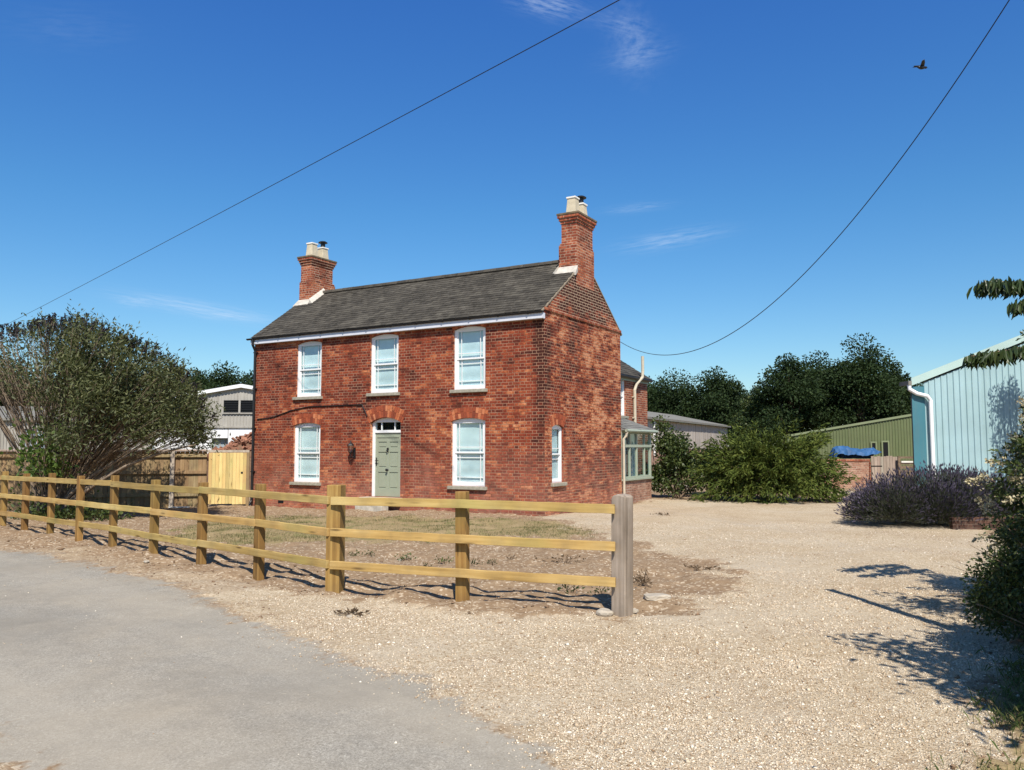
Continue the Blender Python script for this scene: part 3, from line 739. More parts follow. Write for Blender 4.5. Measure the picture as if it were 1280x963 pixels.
slates_y(wr_f, wy0+.0, wy1+.08, wx0-.16, wh-.16*s2+.03, xm, wap+.03, .19, .25)
wr_f.prism([(wx0-.15, wh-.15*s2-.01), (xm, wap-.012), (wx1+.15, wh-.15*s2-.01), (wx1+.15, wh-.15*s2+.026), (xm, wap+.026), (wx0-.15, wh-.15*s2+.026)][::-1], wy0, wy1+.06)
wr_f.build('rear_wing_roof', M['slate'], house)
MB().box(wx1+.002, wx1+.035, wy0, wy1+.05, wh-.22, wh-.08).build('fascia', M['sage_frame'], house)
g2 = MB().tube([(wx1+.13, wy0+.1, wh-.10), (wx1+.13, wy1+.12, wh-.10)], .05, 10); g2.build('gutter', M['black'], house)
py, pz = wingp(791, 500); py2, _ = wingp(800.5, 470)
so_ = MB().tube([(wx1+.07,py,2.2),(wx1+.07,py,3.55),(wx1+.1,py+.10,3.75),(wx1+.21,py+.36,4.0),(wx1+.21,py+.4,4.2),(wx1+.21,py+.4,4.72)], .052, 10)
for zz in (2.6, 3.3): so_.box(wx1+.002, wx1+.09, py-.08, py+.08, zz, zz+.04)
so_.build('soil_pipe', M['cream'], house)
# sunroom: brick plinth, painted glazed frame, lean-to slate roof, flush with the gable
sy0, sy1 = HD+.004, HD+2.42; sp = .72; sh_ = 2.14
MB().box(wx1+.003, -.012, sy0, sy1, -.3, sp-.06).build('sunroom_plinth', M['garden_brick'], house)
MB().box(wx1+.003, .05, sy0+.003, sy1+.05, sp-.0595, sp).build('sunroom_sill', M['sage_frame'], house, bevel=.005)
sf = MB(); xf = -.07
for yy, wd in ((sy0,.08),(sy0+.66,.045),(sy0+1.2,.07),(sy0+1.85,.045),(sy1-.09,.09)):
    sf.box(xf, xf+.07, yy, yy+wd, sp, sh_)
sf.box(xf+.003, xf+.067, sy0+.01, sy1-.02, sp+.001, sp+.06).box(xf+.003, xf+.067, sy0+.01, sy1-.02, sh_-.09, sh_-.001).box(xf-.005, xf+.085, sy0+.01, sy1-.01, sh_-.50, sh_-.42)
sf.box(wx1+.01, wx1+.08, sy1-.07, sy1, sp, sh_).box(wx1+.08, xf-.001, sy1-.066, sy1-.004, sh_-.08, sh_-.002).box(wx1+.08, xf-.001, sy1-.066, sy1-.004, sp+.002, sp+.06).box((wx1+xf)/2-.03, (wx1+xf)/2+.03, sy1-.068, sy1-.002, sp+.06, sh_-.08)
SF = sf.build('sunroom_frame', M['sage_frame'], house, bevel=.004)
MB().box(xf+.03, xf+.036, sy0+.03, sy1-.03, sp+.05, sh_-.04).build('glass', M['glass'], SF)
MB().box(wx1+.05, xf-.01, sy1-.04, sy1-.034, sp+.05, sh_-.04).build('glass', M['glass'], SF)
MB().box(wx1+.004, wx1+.03, sy0+.01, sy1-.1, sp+.01, sh_+.3).build('sunroom_back', M['dark'], SF)
cu_ = MB()
for yy in (sy0+.3, sy0+.75, sy0+1.35, sy0+1.95, sy0+2.1): cu_.box(-.5, -.48, yy, yy+.16, sp+.02, sh_-.1)
cu_.build('curtain', M['blind'], SF)
sr_ = MB(); slates_y(sr_, sy0, sy1+.12, .14, sh_+.02, wx1+.01, sh_+.44, .19, .25)
sr_.prism([(wx1+.004, sh_+.0), (.10, sh_-.002), (.13, sh_+.018), (wx1+.004, sh_+.42)], sy0, sy1+.1)
sr_.build('sunroom_roof', M['slate_grey'], house)
MB().tube([(.16, sy0-.0, sh_-.01), (.16, sy1+.14, sh_-.01)], .045, 8).build('gutter', M['sage_frame'], house)
MB().tube([(.16,sy0+.06,sh_-.05),(.14,sy0+.05,sh_-.16),(.065,sy0+.02,sh_-.26),(.065,sy0+.02,.1)], .036, 10).build('downpipe', M['cream'], house)
# ------------------------------------------------------------------ post and rail fence
posts_px = [(774,766),(578,751),(417,739),(322,720),(250,706),(190,694),(139,683.5),(97,676),(61,668.5),(29,662.5),(2,657),(-22,652),(-44,647.5)]
PP = [gp(*p) for p in posts_px]
def dirs(a, b): d = (b-a); d.z = 0; return d.normalized()
fen = empty('post_and_rail_fence', (PP[2].x, PP[2].y, 0), 0, 'new yellow timber post and rail fence running from weathered end post along the lane', 'fence')
def fpart(mb, name, mat, loc, rz, **k):
    return mb.build(name, mat, fen, Vector(loc)-Vector((PP[2].x, PP[2].y, 0)), rz, **k)
segd = []
for i in range(len(PP)):
    a, b = PP[max(i-1,0)], PP[min(i+1,len(PP)-1)]; segd.append(dirs(b, a))
segd[2] = dirs(PP[4], PP[2]); segd[1] = segd[0] = dirs(PP[2], PP[0]); 
PZ = [gz(p.x, p.y) for p in PP]
BASE = [-.0 for p in PP]
for i, p in enumerate(PP):
    d = segd[i]; rz = math.atan2(d.y, d.x); zb = float(gz0(p.x, p.y))
    if i == 0:
        mb = MB(); h = 1.165
        w = .082
        mb.prism([(-w,-.3),(w,-.3),(w,h-.012),(w-.03,h),(-.01,h+.012),(-w+.02,h-.005),(-w,h-.03)], -.085, .085)
        o = fpart(mb, 'post', M['old_post'], (p.x+.035, p.y+.03, zb), rz-.28, bevel=.012)
        tag(o, 'weathered grey end post, thicker and older than the others'); o.rotation_euler.y = .012
    elif i == 2:
        mb = MB().box(-.085, .085, -.085, .085, -.3, 1.21); o = fpart(mb, 'post', M['post'], (p.x+.0, p.y+.06, zb), rz+.55, bevel=.008)
        tag(o, 'thick square corner post where the fence turns')
    else:
        w = .064 if i == 1 else .06; hh = random.uniform(1.14, 1.2)
        mb = MB().prism([(-w,-.3),(w,-.3),(w,hh),(-w,hh-.0)], -.05, .05)
        o = fpart(mb, 'post', M['post'], (p.x, p.y+.04, zb), rz+random.uniform(-.05,.05), bevel=.006)
        o.rotation_euler.y = random.uniform(-.012, .012)
# rails: two-bay lengths, face-nailed on the road side
def rail(i, j, zt, ea=.0, eb=.0):
    """from post i (right end) to post j (left end)"""
    pts = []
    for k in range(i, j+1):
        p = PP[k]; d = segd[k] if not (k == 2 and i >= 2) else segd[3]
        if k == 2 and j == 2: d = segd[1]
        nrm = Vector((d.y, -d.x, 0));
        if nrm.y > 0: nrm = -nrm
        off = .036 if k not in (0, 2) else (.10 if k == 0 else .078)
        q = Vector((p.x, p.y+.04, float(gz0(p.x, p.y))+zt+random.uniform(-.012,.012)))+nrm*off
        pts.append(q)
    d0 = (pts[0]-pts[-1]).normalized(); pts[0] = pts[0]+d0*ea; pts[-1] = pts[-1]-d0*eb
    a, b = pts[0], pts[-1]; L = (a-b).length; rz = math.atan2((a-b).y, (a-b).x)
    loc = b; hh, th = .092, .036
    vs, fs = [], []
    N = 12*(j-i)
    for k in range(N+1):
        s = L*k/N; f = k/N
        z = b.z+(a.z-b.z)*f-b.z; mid = pts[len(pts)//2]
        if len(pts) == 3:
            fm_ = (mid-b).length/L; bow = (mid.z-(b.z+(a.z-b.z)*fm_)); z += bow*math.sin(PI*f)
        y = .010*math.sin(PI*f*1.0+i)*f*(1-f)*2
        wv = .002*math.sin(k*1.7+i)
        for yy, zz in ((y-th, z-hh+wv), (y, z-hh+wv), (y, z+wv), (y-th, z+wv)): vs.append((s, yy, zz))
    for k in range(N):
        for m_ in range(4): fs.append((k*4+m_, k*4+(m_+1)%4, (k+1)*4+(m_+1)%4, (k+1)*4+m_))
    fs += [(3,2,1,0), (N*4, N*4+1, N*4+2, N*4+3)]
    mb = MB().add(vs, fs)
    fpart(mb, 'rail', M['rail'], loc, rz, bevel=.004)
for zt, start in ((1.085,0),(.715,1),(.345,0)):
    for (i, j) in ([(0,2)] + ([(2,4),(4,6),(6,8),(8,10),(10,12)] if not start else [(2,3),(3,5),(5,7),(7,9),(9,11),(11,12)])):
        rail(i, j, zt, .0 if i == 0 else -.002, -.002)

# ------------------------------------------------------------------ close-boarded fence and side gate
LH = HC-HX*HW                                        # left front corner of the house
fb0 = Vector((-7.97, 24.45, 0)); fb1 = Vector((-15.6, 22.6, 0)); gate_w = 1.08
dF = (fb1-fb0).normalized(); nF = Vector((dF.y, -dF.x, 0)); nF = nF if nF.y < 0 else -nF
bf = empty('boarded_fence', fb0+dF*1.15, 0, 'brown close-boarded timber fence behind the spreading shrub, joined to the pale gate', 'fence')
rzF = math.atan2(-dF.y, -dF.x)                       # local +x points right, +y away from the camera
def along(s): return fb0+dF*s
zF = lambda s: float(gz0(*along(s)[:2]))
s_posts = [1.15+.95, 1.15+.95+2.4, 1.15+.95+4.72, 1.15+.95+7.0]
ends = [1.15]+s_posts
for a, b in zip(ends[:-1], ends[1:]):
    mb = MB(); s = a
    while s < b-.02:
        w = min(.125, b-s); j = random.uniform(-.012,.012)
        mb.box(-(s+w-a)+.002, -(s-a)-.004, .02+random.uniform(0,.008), .036, -.05, 1.645); s += w
    mb.box(-(b-a), 0, .0365, .045, -.05, 1.58)
    mb.build('board_panel', M['board'], bf, along(a)+Vector((0,0,zF(a)))-bf.location, rzF)
    for za_ in (.32,.98,1.47): MB().box(-(b-a)+.06, -.06 if a > 1.2 else 0, -.04, .018, za_, za_+.09).build('rail', M['board'], bf, along(a)+Vector((0,0,zF(a)))-bf.location, rzF, bevel=.005)
    MB().box(-(b-a), 0, -.05, .06, 1.647, 1.70).build('capping', M['grey_board'], bf, along(a)+Vector((0,0,zF(a)))-bf.location, rzF, bevel=.005)
for s in s_posts:
    MB().box(-.06, .06, -.11, .01, -.3, 1.70).build('post', M['grey_board'], bf, along(s)+Vector((0,0,zF(s)))-bf.location, rzF, bevel=.006)
sg = 0.02
gr_ = empty('side_gate', along(sg+gate_w/2), rzF, 'pale new boarded side gate between brown fence and left corner of the house', 'gate')
gr_.location.z = zF(.5)
mb = MB(); x = -gate_w/2
while x < gate_w/2-.01:
    w = min(.098, gate_w/2-x); mb.box(x+.002, x+w-.002, -.03, -.01, .06+(.0 if x > .1 else .02), 1.60+random.uniform(-.004,.004)); x += w
mb.build('board_panel', M['gate'], gr_, bevel=.003)
for za_ in (.2,.85,1.42): MB().box(-gate_w/2, gate_w/2, -.009, .035, za_, za_+.1).build('ledge', M['gate'], gr_)
MB().box(-gate_w/2-.06, gate_w/2+.07, -.04, .06, 1.612, 1.68).build('head_rail', M['grey_board'], gr_)
MB().box(gate_w/2+.003, gate_w/2+.083, -.04, .05, -.2, 1.61).build('gate_post', M['board'], gr_)
MB().box(.38, .44, -.043, -.0301, .98, 1.03).build('latch', M['black'], gr_)

pl = gp(224,634,-.1); tag(MB().box(-.30, .30, -.05, .05, 0, .03).build('timber_offcut', M['pot_rim'], None, ground(pl, .004), .1, bevel=.004), 'short white timber board lying on the ground in front of the brown fence', 'board')

# ------------------------------------------------------------------ corrugated and boarded farm buildings
def corrugated(a, b, zb, za, zt, pitch, dep, depth=.02):
    """sheet wall from a to b (xy), base zb, top za at a and zt at b; ribs stand towards the right-hand normal"""
    a, b = Vector((a[0],a[1],0)), Vector((b[0],b[1],0)); L = (b-a).length; d = (b-a)/L; n = Vector((d.y,-d.x,0))
    prof = [(0,0),(.62,0),(.70,1),(.92,1)]
    xs = []
    k = 0
    while k*pitch < L:
        for f, o in prof:
            s = (k+f)*pitch
            if s < L: xs.append((s, o*dep))
        k += 1
    xs.append((L, 0)); vs, fs = [], []
    for s, o in xs:
        zz = za+(zt-za)*s/L; p = a+d*s+n*o
        vs += [(p.x,p.y,zb),(p.x,p.y,zz)]
    for k in range(len(xs)-1): fs.append((2*k, 2*k+2, 2*k+3, 2*k+1))
    nb = len(vs)
    # a thin backing so that the sheet has thickness
    for s in (0, L):
        zz = za+(zt-za)*s/L; p = a+d*s-n*depth; vs += [(p.x,p.y,zb),(p.x,p.y,zz)]
    fs.append((nb, nb+1, nb+3, nb+2))
    return MB().add(vs, fs)
def metal(name, col, rough=.45, dirt=(.2,.18,.14), amt=.25):
    t = NT(name); o = t.obj(); x, y, z = t.xyz(o)
    n = t.noise(t.comb(t.m('MULTIPLY', x, 3.0), t.m('MULTIPLY', y, 3.0), t.m('MULTIPLY', z, .25)), 1.2, 5, .65)
    c = t.mix(t.range(n, .45, .75, 0, amt), col, dirt)
    n2 = t.range(t.noise(o, .7, 3), .3, .7, .9, 1.1); c = t.mix(1.0, c, t.comb(n2, n2, n2), 'MULTIPLY')
    return t.out(t.bsdf(c, rough, None, .35))
M['teal'] = metal('teal_sheet', (.31,.445,.47), .55, (.22,.32,.31), .45)
M['teal_dark'] = metal('teal_flashing', (.05,.17,.21), .5)
M['mint'] = metal('pale_green_trim', (.40,.53,.49), .45, (.38,.46,.42), .2)
M['olive'] = metal('olive_sheet', (.115,.140,.062), .55, (.16,.15,.09), .35)
M['olive_lt'] = metal('olive_trim', (.19,.22,.12), .5)
M['shed_grey'] = metal('weathered_sheet', (.36,.34,.30), .8, (.17,.15,.12), .6)
M['shed_white'] = metal('white_sheet', (.72,.73,.74), .6, (.5,.48,.45), .3)
M['shed_pink'] = metal('weathered_white_board', (.43,.38,.335), .9, (.19,.15,.12), .75)
M['asbestos'] = metal('fibre_roof', (.20,.19,.165), .9, (.12,.11,.085), .6)
M['blue_grey'] = metal('blue_grey_door', (.30,.36,.40), .6)

# turquoise barn, gable end facing the drive
tb = empty('turquoise_barn', (12.9,26,0), 0, 'turquoise ribbed metal barn with white downpipe on its near corner', 'barn')
TB = tb.location; x0 = 13.3; x1 = 25.5; xm_ = 21.5; zs_ = 3.72; sl2 = .39
corrugated((x0-TB.x,0), (xm_-TB.x,0), -.1, zs_, zs_+(xm_-x0)*sl2, .2, .035).build('wall', M['teal'], tb, recalc=False)
corrugated((xm_-TB.x,0), (2*xm_-x0-TB.x,0), -.1, zs_+(xm_-x0)*sl2, zs_, .2, .035).build('wall', M['teal'], tb, recalc=False)
MB().prism([(-.02,-.01),(x0-TB.x-.002,-.01),(x0-TB.x-.002,.02),(.03,.02),(.03+22*1.0,22),(-.02+22*1.0,22)], -.1, zs_-.12, 'z').build('side_wall', M['teal_dark'], tb)
MB().box(.0-.035, -.0205, -.02, .03, -.1, zs_-.1).build('corner_trim', M['black'], tb)
v = MB(); L_ = xm_-x0+.45
for sg_ in (1, -1):
    pts = []
    bx = TB.x-.05 if sg_ > 0 else 2*xm_-TB.x+.05
    p_ = [(bx-TB.x, zs_-.10), (xm_-TB.x, zs_-.10+abs(xm_-bx)*sl2), (xm_-TB.x, zs_+.14+abs(xm_-bx)*sl2), (bx-TB.x, zs_+.14)]
    v.prism(p_ if sg_ > 0 else p_[::-1], -.09, -.04)
v.build('verge_trim', M['mint'], tb)
r_ = MB()
for sg_ in (1, -1):
    bx = TB.x-.05 if sg_ > 0 else 2*xm_-TB.x+.05
    p_ = [(bx-TB.x, zs_+.07), (xm_-TB.x, zs_+.07+abs(xm_-bx)*sl2), (xm_-TB.x, zs_+.13+abs(xm_-bx)*sl2), (bx-TB.x, zs_+.13)]
    n4 = len(r_.v); r_.prism(p_ if sg_ > 0 else p_[::-1], -.039, 22)
    r_.v[n4:] = [(a+(22*1.0 if b > 1 else 0), b, c_) for a, b, c_ in r_.v[n4:]]   # the barn stands skewed to its end wall
r_.build('roof', M['mint'], tb)
pz_ = zs_
MB().box(-.16, -.055, -.12, .5, pz_-.08, pz_+.05).build('gutter', M['asbestos'], tb)
MB().tube([(-.10,-.03,pz_-.08),(-.10,-.06,pz_-.22),(.10,-.12,pz_-.36),(.42,-.13,pz_-.44),(.52,-.13,pz_-.58),(.53,-.13,.05)], .064, 12).build('downpipe', M['white'], tb)

# olive barn
gb = empty('olive_barn', (20.6,55,0), 0, 'olive green ribbed metal barn with sloping roofline behind the low brick wall', 'barn')
GB = gb.location; xa, xb = -1.9, 9.2; za, zb_ = 2.38, 4.25
corrugated((xa,0), (xb,0), -.1, za, zb_, .2, .04).build('wall', M['olive'], gb, recalc=False)
rb_ = MB().prism([(xa-.1,za-.06),(xb,zb_-.06),(xb,zb_+.10),(xa-.1,za+.08)], -.12, 12); rb_.v = [(a+(12*.42 if b > 1 else 0), b, c_-(.25 if b > 1 else 0)) for a, b, c_ in rb_.v]; rb_.build('roof', M['olive_lt'], gb)
MB().prism([(xa,.01),(xa+.03,.01),(xa+.03+12*.42,12),(xa+12*.42,12)], -.1, za-.3, 'z').build('side_wall', M['olive'], gb)
for (u0, v0, u1, v1) in ((1089,554,1095,561),(1103,553,1110.5,571)):
    p, q = at(u0, v1, 54.9), at(u1, v0, 54.9)
    w_ = MB().box(p.x-GB.x, q.x-GB.x, -.10, -.05, p.z, q.z).build('window', M['dark'], gb)
    MB().box(p.x-GB.x-.05, p.x-GB.x+.05, -.14, -.11, p.z-.05, q.z+.05).box(q.x-GB.x-.05, q.x-GB.x+.05, -.14, -.11, p.z-.05, q.z+.05).box(p.x-GB.x-.05, q.x-GB.x+.05, -.13, -.105, q.z, q.z+.1).build('frame', M['olive_lt'], w_)

# low brick wall, tarp, boarded gate, slatted gate
bw = empty('garden_wall', (12.2,33,0), 0, 'low pinkish brick wall with dark coping under the blue tarpaulin', 'wall')
bxa, bxb = at(1030,600,33).x-bw.location.x, at(1087.5,600,33).x-bw.location.x
MB().box(bxa, bxb, 0, .33, -.2, 1.06).build('brickwork', M['garden_brick'], bw)
MB().box(bxa-.03, bxb+.03, -.03, .36, 1.0605, 1.16).build('coping', M['stack_brick'], bw, bevel=.015)
MB().box(bxb-.02, bxb+.16, -.06, .34, -.2, 1.055).build('pier', M['stack_brick'], bw)
gq = empty('boarded_gate', (at(1106,600,32.9).x,32.9,0), 0, 'grey weathered boarded gate between brick wall and brown slatted hurdle', 'gate')
wq = (at(1123,590,32.9).x-at(1090,590,32.9).x)/2
mb = MB(); x = -wq
while x < wq-.01: mb.box(x+.004, min(x+.12,wq), -.02, .0, .08, 1.28+random.uniform(-.03,.02)); x += .124
mb.build('board_panel', M['grey_board'], gq)
for za_ in (.2,.9): MB().box(-wq, wq, .001, .04, za_, za_+.1).build('ledge', M['board'], gq)
MB().box(-wq, -.1, -.03, -.0205, .86, .90).build('hinge', M['black'], gq)
hu = empty('slatted_hurdle', (at(1137,600,32.7).x,32.7,0), 0, 'dark brown slatted hurdle with pale top slat beside the turquoise barn', 'hurdle')
wh_ = (at(1151,590,32.7).x-at(1123.5,590,32.7).x)/2
mb = MB().box(-wh_, -wh_+.09, -.04, .04, 0, 1.28).box(wh_-.09, wh_, -.04, .04, 0, 1.2).box(-wh_+.09, wh_-.09, -.03, .03, 1.19, 1.27)
for k in range(6): mb.box(-wh_+.09, wh_-.09, -.02, .02, .1+k*.17, .22+k*.17)
mb.build('frame', M['bark'], hu)
MB().box(-wh_+.12, wh_-.15, -.05, -.035, 1.02, 1.09).build('slat', M['pot_rim'], hu)
M['tarp'] = plain('blue_tarp', (.030,.10,.24), .62, .3, .25, 5, bump=.5)
ta = at(1043,574,33.2); tb_ = at(1100,574,33.2); nx2, ny2 = 26, 10
top = lambda f: [(0,.02),(.03,.42),(.12,.52),(.3,.50),(.5,.40),(.65,.38),(.82,.45),(.93,.42),(1,.3)]
def lerp(tab, f):
    for (a, va), (b, vb) in zip(tab[:-1], tab[1:]):
        if f <= b: return va+(vb-va)*(f-a)/(b-a)
    return tab[-1][1]
vs, fs = [], []
for j in range(ny2+1):
    for i in range(nx2+1):
        f = i/nx2; g = j/ny2
        hgt_ = lerp(top(f), f)*math.sin(PI*min(1, g*1.0+.04))**.5
        low_ = lerp([(0,0),(.6,.0),(.75,.06),(1,.27)], f) if g < .5 else 0
        z = max(low_, hgt_)+random.uniform(-.022,.022)+.02*math.sin(i*.7-j*2.1)
        vs.append((ta.x+(tb_.x-ta.x)*f+.02*math.sin(j*2.0), 33.02+.85*g+.03*math.sin(i*1.1), 1.168+max(z,0)))
for j in range(ny2):
    for i in range(nx2): a = j*(nx2+1)+i; fs.append((a, a+1, a+nx2+2, a+nx2+1))
tp = MB().add(vs, fs).build('tarpaulin', M['tarp'], None)
so2 = tp.modifiers.new('thick', 'SOLIDIFY'); so2.thickness = .012; so2.offset = 1
tag(tp, 'crumpled blue tarpaulin heaped on the low brick wall', 'tarpaulin')

# pale barn far left with gable window, its lower bays white
pb = empty('pale_barn', (at(301,559,50).x,50,0), 0, 'pale clad barn with dark louvred gable opening, just left of the house', 'barn')
hwid = 6.2; ez, az_ = 4.25, 5.32; zsplit = at(290,533,50).z
mb = MB().prism([(-hwid,zsplit),(hwid,zsplit),(hwid,ez),(0,az_),(-hwid,ez)], 0, .1).box(-hwid, hwid, .1, 18, zsplit, ez-.01)
mb.build('upper_wall', M['shed_grey'], pb)
rb = MB()
for k in range(62): 
    x = -hwid+.1+k*.2; zz = az_-abs(x)*(az_-ez)/hwid-.1
    rb.box(x-.03, x+.03, -.03, -.001, zsplit+.02, zz)
rb.build('cladding_rib', M['shed_grey'], pb)
p, q = at(279,516,49.9), at(322,500.5,49.9)
wv_ = MB().box(p.x-pb.location.x, q.x-pb.location.x, -.06, -.031, p.z, q.z).build('louvre_opening', M['dark'], pb)
lv = MB()
for k in range(7):
    zz = p.z+.06+k*(q.z-p.z-.1)/6; lv.box(p.x-pb.location.x+.05, q.x-pb.location.x-.02, -.10, -.065, zz-.012, zz+.012)
lv.build('louvre', M['black'], wv_)
xm2 = at(299.5,508,49.9).x-pb.location.x
MB().box(xm2-.06, xm2+.06, -.13, -.062, p.z-.04, q.z).box(p.x-pb.location.x-.08, q.x-pb.location.x, -.12, -.065, p.z-.07, p.z).build('frame', M['shed_grey'], wv_)
rf = MB()
for s in (-1, 1):
    p_ = [(0,az_+.0),(s*(hwid+.3),ez-.05),(s*(hwid+.3),ez+.17),(0,az_+.22)]
    rf.prism(p_, -.25, 18)
rf.build('roof', M['shed_white'], pb)
MB().box(-hwid-.1, hwid+.1, -.12, .02, zsplit-.10, zsplit+.019).build('band', M['shed_grey'], pb)
xs_ = [at(u,559,50).x-pb.location.x for u in (120,167,193,231,265,285,330)]
for k in range(6):
    nm = 'bay_opening' if k in (1,4) else 'bay_panel'
    mb = MB()
    if nm == 'bay_panel': mb.box(xs_[k], xs_[k+1]-.03, -.02, .03, -.2, zsplit-.101); mb.build(nm, M['shed_white'], pb)
    else:
        MB().box(xs_[k], xs_[k+1]-.03, .3, .35, -.2, 2.35).build('bay_door', M['blue_grey'], pb)
        sl3 = MB()
        x = xs_[k]+.1
        while x < xs_[k+1]-.1: sl3.box(x-.03, x+.03, .26, .299, -.2, 2.3); x += .3
        sl3.build('bay_door_rib', M['shed_grey'], pb)
        mb.box(xs_[k], xs_[k+1]-.03, -.02, .03, 2.2, zsplit-.101); mb.build('bay_panel', M['shed_white'], pb)

# long low shed far left
ls = empty('low_shed', (at(20,559,42).x,42,0), 0, 'long low weathered corrugated shed with blue-grey door, behind fence at far left', 'shed')
LS = ls.location; zt_ = at(20,526,42).z
xd0, xd1 = at(30,559,42).x-LS.x, at(56,559,42).x-LS.x
corrugated((-8,0), (xd0,0), -.2, zt_, zt_, .16, .05).build('wall', M['shed_grey'], ls, recalc=False)
corrugated((xd1,0), (xd1+5.5,0), -.2, zt_, zt_, .16, .05).build('wall', M['shed_grey'], ls, recalc=False)
MB().box(xd0, xd1, -.03, .02, zt_-.42, zt_).build('lintel', M['shed_grey'], ls)
MB().box(xd0+.004, xd1-.004, .06, .1, -.2, zt_-.421).build('door', M['blue_grey'], ls)
MB().prism([(-.25,zt_+.003),(5,zt_+.9),(5,zt_+1.0),(-.25,zt_+.12)], -8.2, xd1+5.7, 'x').build('roof', M['asbestos'], ls)

# rear shed beyond the house
r0, r1 = Vector((6.2,41.0,0)), Vector((16.2,61,0)); dS = (r1-r0).normalized(); nS = Vector((dS.y,-dS.x,0))
rsd = empty('rear_shed', r0, math.atan2(dS.y, dS.x), 'long weathered boarded shed with grey sheet roof behind the house and shrubs', 'shed')
LL = (r1-r0).length
mb = MB(); x = 0
while x < LL-.1: mb.box(x+.006, x+.244, -.02+random.uniform(0,.02), .03, 1.55+random.uniform(-.04,.04), 3.12); x += .25
mb.build('board_cladding', M['shed_pink'], rsd)
MB().box(0, LL, .031, .28, -.2, 1.6).build('brick_base', M['garden_brick'], rsd)
MB().box(LL-.05, LL, .04, 6, -.2, 3.1).box(0, .05, .04, 6, -.2, 3.1).build('end_wall', M['shed_pink'], rsd)
MB().prism([(-.25,3.12),(4.2,4.05),(8.6,3.1),(8.6,3.2),(4.2,4.17),(-.25,3.24)], -.3, LL+.3, 'x').build('roof', M['asbestos'], rsd)
MB().tube([(3.2,-.08,3.05),(3.2,-.08,1.2)], .06, 8).build('downpipe', M['white'], rsd)

# heap of brick and dead wood seen over the fence
hp = MB(); hc = at(308,562,34); 
for k in range(1100):
    a = random.uniform(0, 2*PI); r = random.random()**.6; h_ = (1-r)*.95*random.uniform(.85,1.12)
    c_ = Vector((hc.x+r*1.7*math.cos(a), 34+r*1.3*math.sin(a), 1.1+h_))
    R_ = Matrix.Translation(c_) @ Matrix.Rotation(random.uniform(0,PI),4,'Z') @ Matrix.Rotation(random.uniform(-.9,.9),4,'X') @ Matrix.Rotation(random.uniform(-.9,.9),4,'Y')
    s = random.uniform(.6,1.2); l_ = random.choice((.11,.11,.3)); hp.box(-l_*s, l_*s, -.05*s, .05*s, -.035*s, .035*s, R_)
hp.cur = 1; hp.lathe([(2.0,-.2),(1.7,1.0),(1.1,1.45),(.3,1.85)], (hc.x,34,0), 14)
M['heap'] = plain('broken_brick', (.26,.125,.080), .95, .1, .5, 3)
M['soil'] = plain('soil', (.16,.095,.06), .95, .1, .3, 4)
tag(hp.build('rubble_heap', [M['heap'], M['soil']]), 'reddish heap of broken bricks and wood seen over the fence beside the house', 'heap')
# ------------------------------------------------------------------ vegetation helpers
def unit(a): return a/np.maximum(np.linalg.norm(a, axis=1, keepdims=True), 1e-9)
def leaf_mesh(P, A, L, Wd, jit=.5, fold=.0, shape=4):
    """one diamond (4) or pointed leaf (6 verts, 2 quads) per point, axis A"""
    n = len(P); A = unit(A+rs.normal(0, jit, (n,3)))
    S = unit(np.cross(A, rs.normal(0, 1, (n,3)))); Nn = np.cross(A, S)
    L = (L*rs.uniform(.65,1.25,n))[:,None]; Wd = Wd*rs.uniform(.75,1.2,n)[:,None]
    if shape == 4:
        V = np.stack([P, P+A*L*.45+S*Wd/2+Nn*fold*L, P+A*L, P+A*L*.45-S*Wd/2+Nn*fold*L], 1).reshape(-1,3)
        Fq = np.arange(n*4).reshape(n,4)
    else:
        b = P; t1 = P+A*L-Nn*L*.15
        V = np.stack([b, P+A*L*.28+S*Wd/2+Nn*fold*L, P+A*L*.68+S*Wd*.4+Nn*fold*L*.6, t1, P+A*L*.68-S*Wd*.4+Nn*fold*L*.6, P+A*L*.28-S*Wd/2+Nn*fold*L], 1).reshape(-1,3)
        k = np.arange(n)[:,None]*6
        Fq = np.concatenate([k+np.array([[0,1,2,3]]), k+np.array([[0,3,4,5]])], 0)
    return V, Fq
def cat(parts):
    Vs, Fs, o = [], [], 0
    for V, Fq in parts: Vs.append(V); Fs.append(Fq+o); o += len(V)
    return np.concatenate(Vs), np.concatenate(Fs)
def blobpts(C, R, n, bias=.45):
    """n points in lumps C (k,3) of radius R (k,3)"""
    k = rs.randint(0, len(C), n); d = unit(rs.normal(0, 1, (n,3))); r = rs.uniform(0, 1, n)**bias
    return C[k]+d*R[k]*r[:,None], d
def bez(a, b, c, n=6):
    a, b, c = V3(a), V3(b), V3(c)
    return [a*(1-t)**2+b*2*t*(1-t)+c*t*t for t in [i/n for i in range(n+1)]]
def tapered(mb, pts, r0, r1, n=6):
    k = len(pts)-1; mb.tube(pts, [r0+(r1-r0)*(i/k)**.8 for i in range(k+1)], n)
def local(V, o): return V-np.array(o)[None,:]

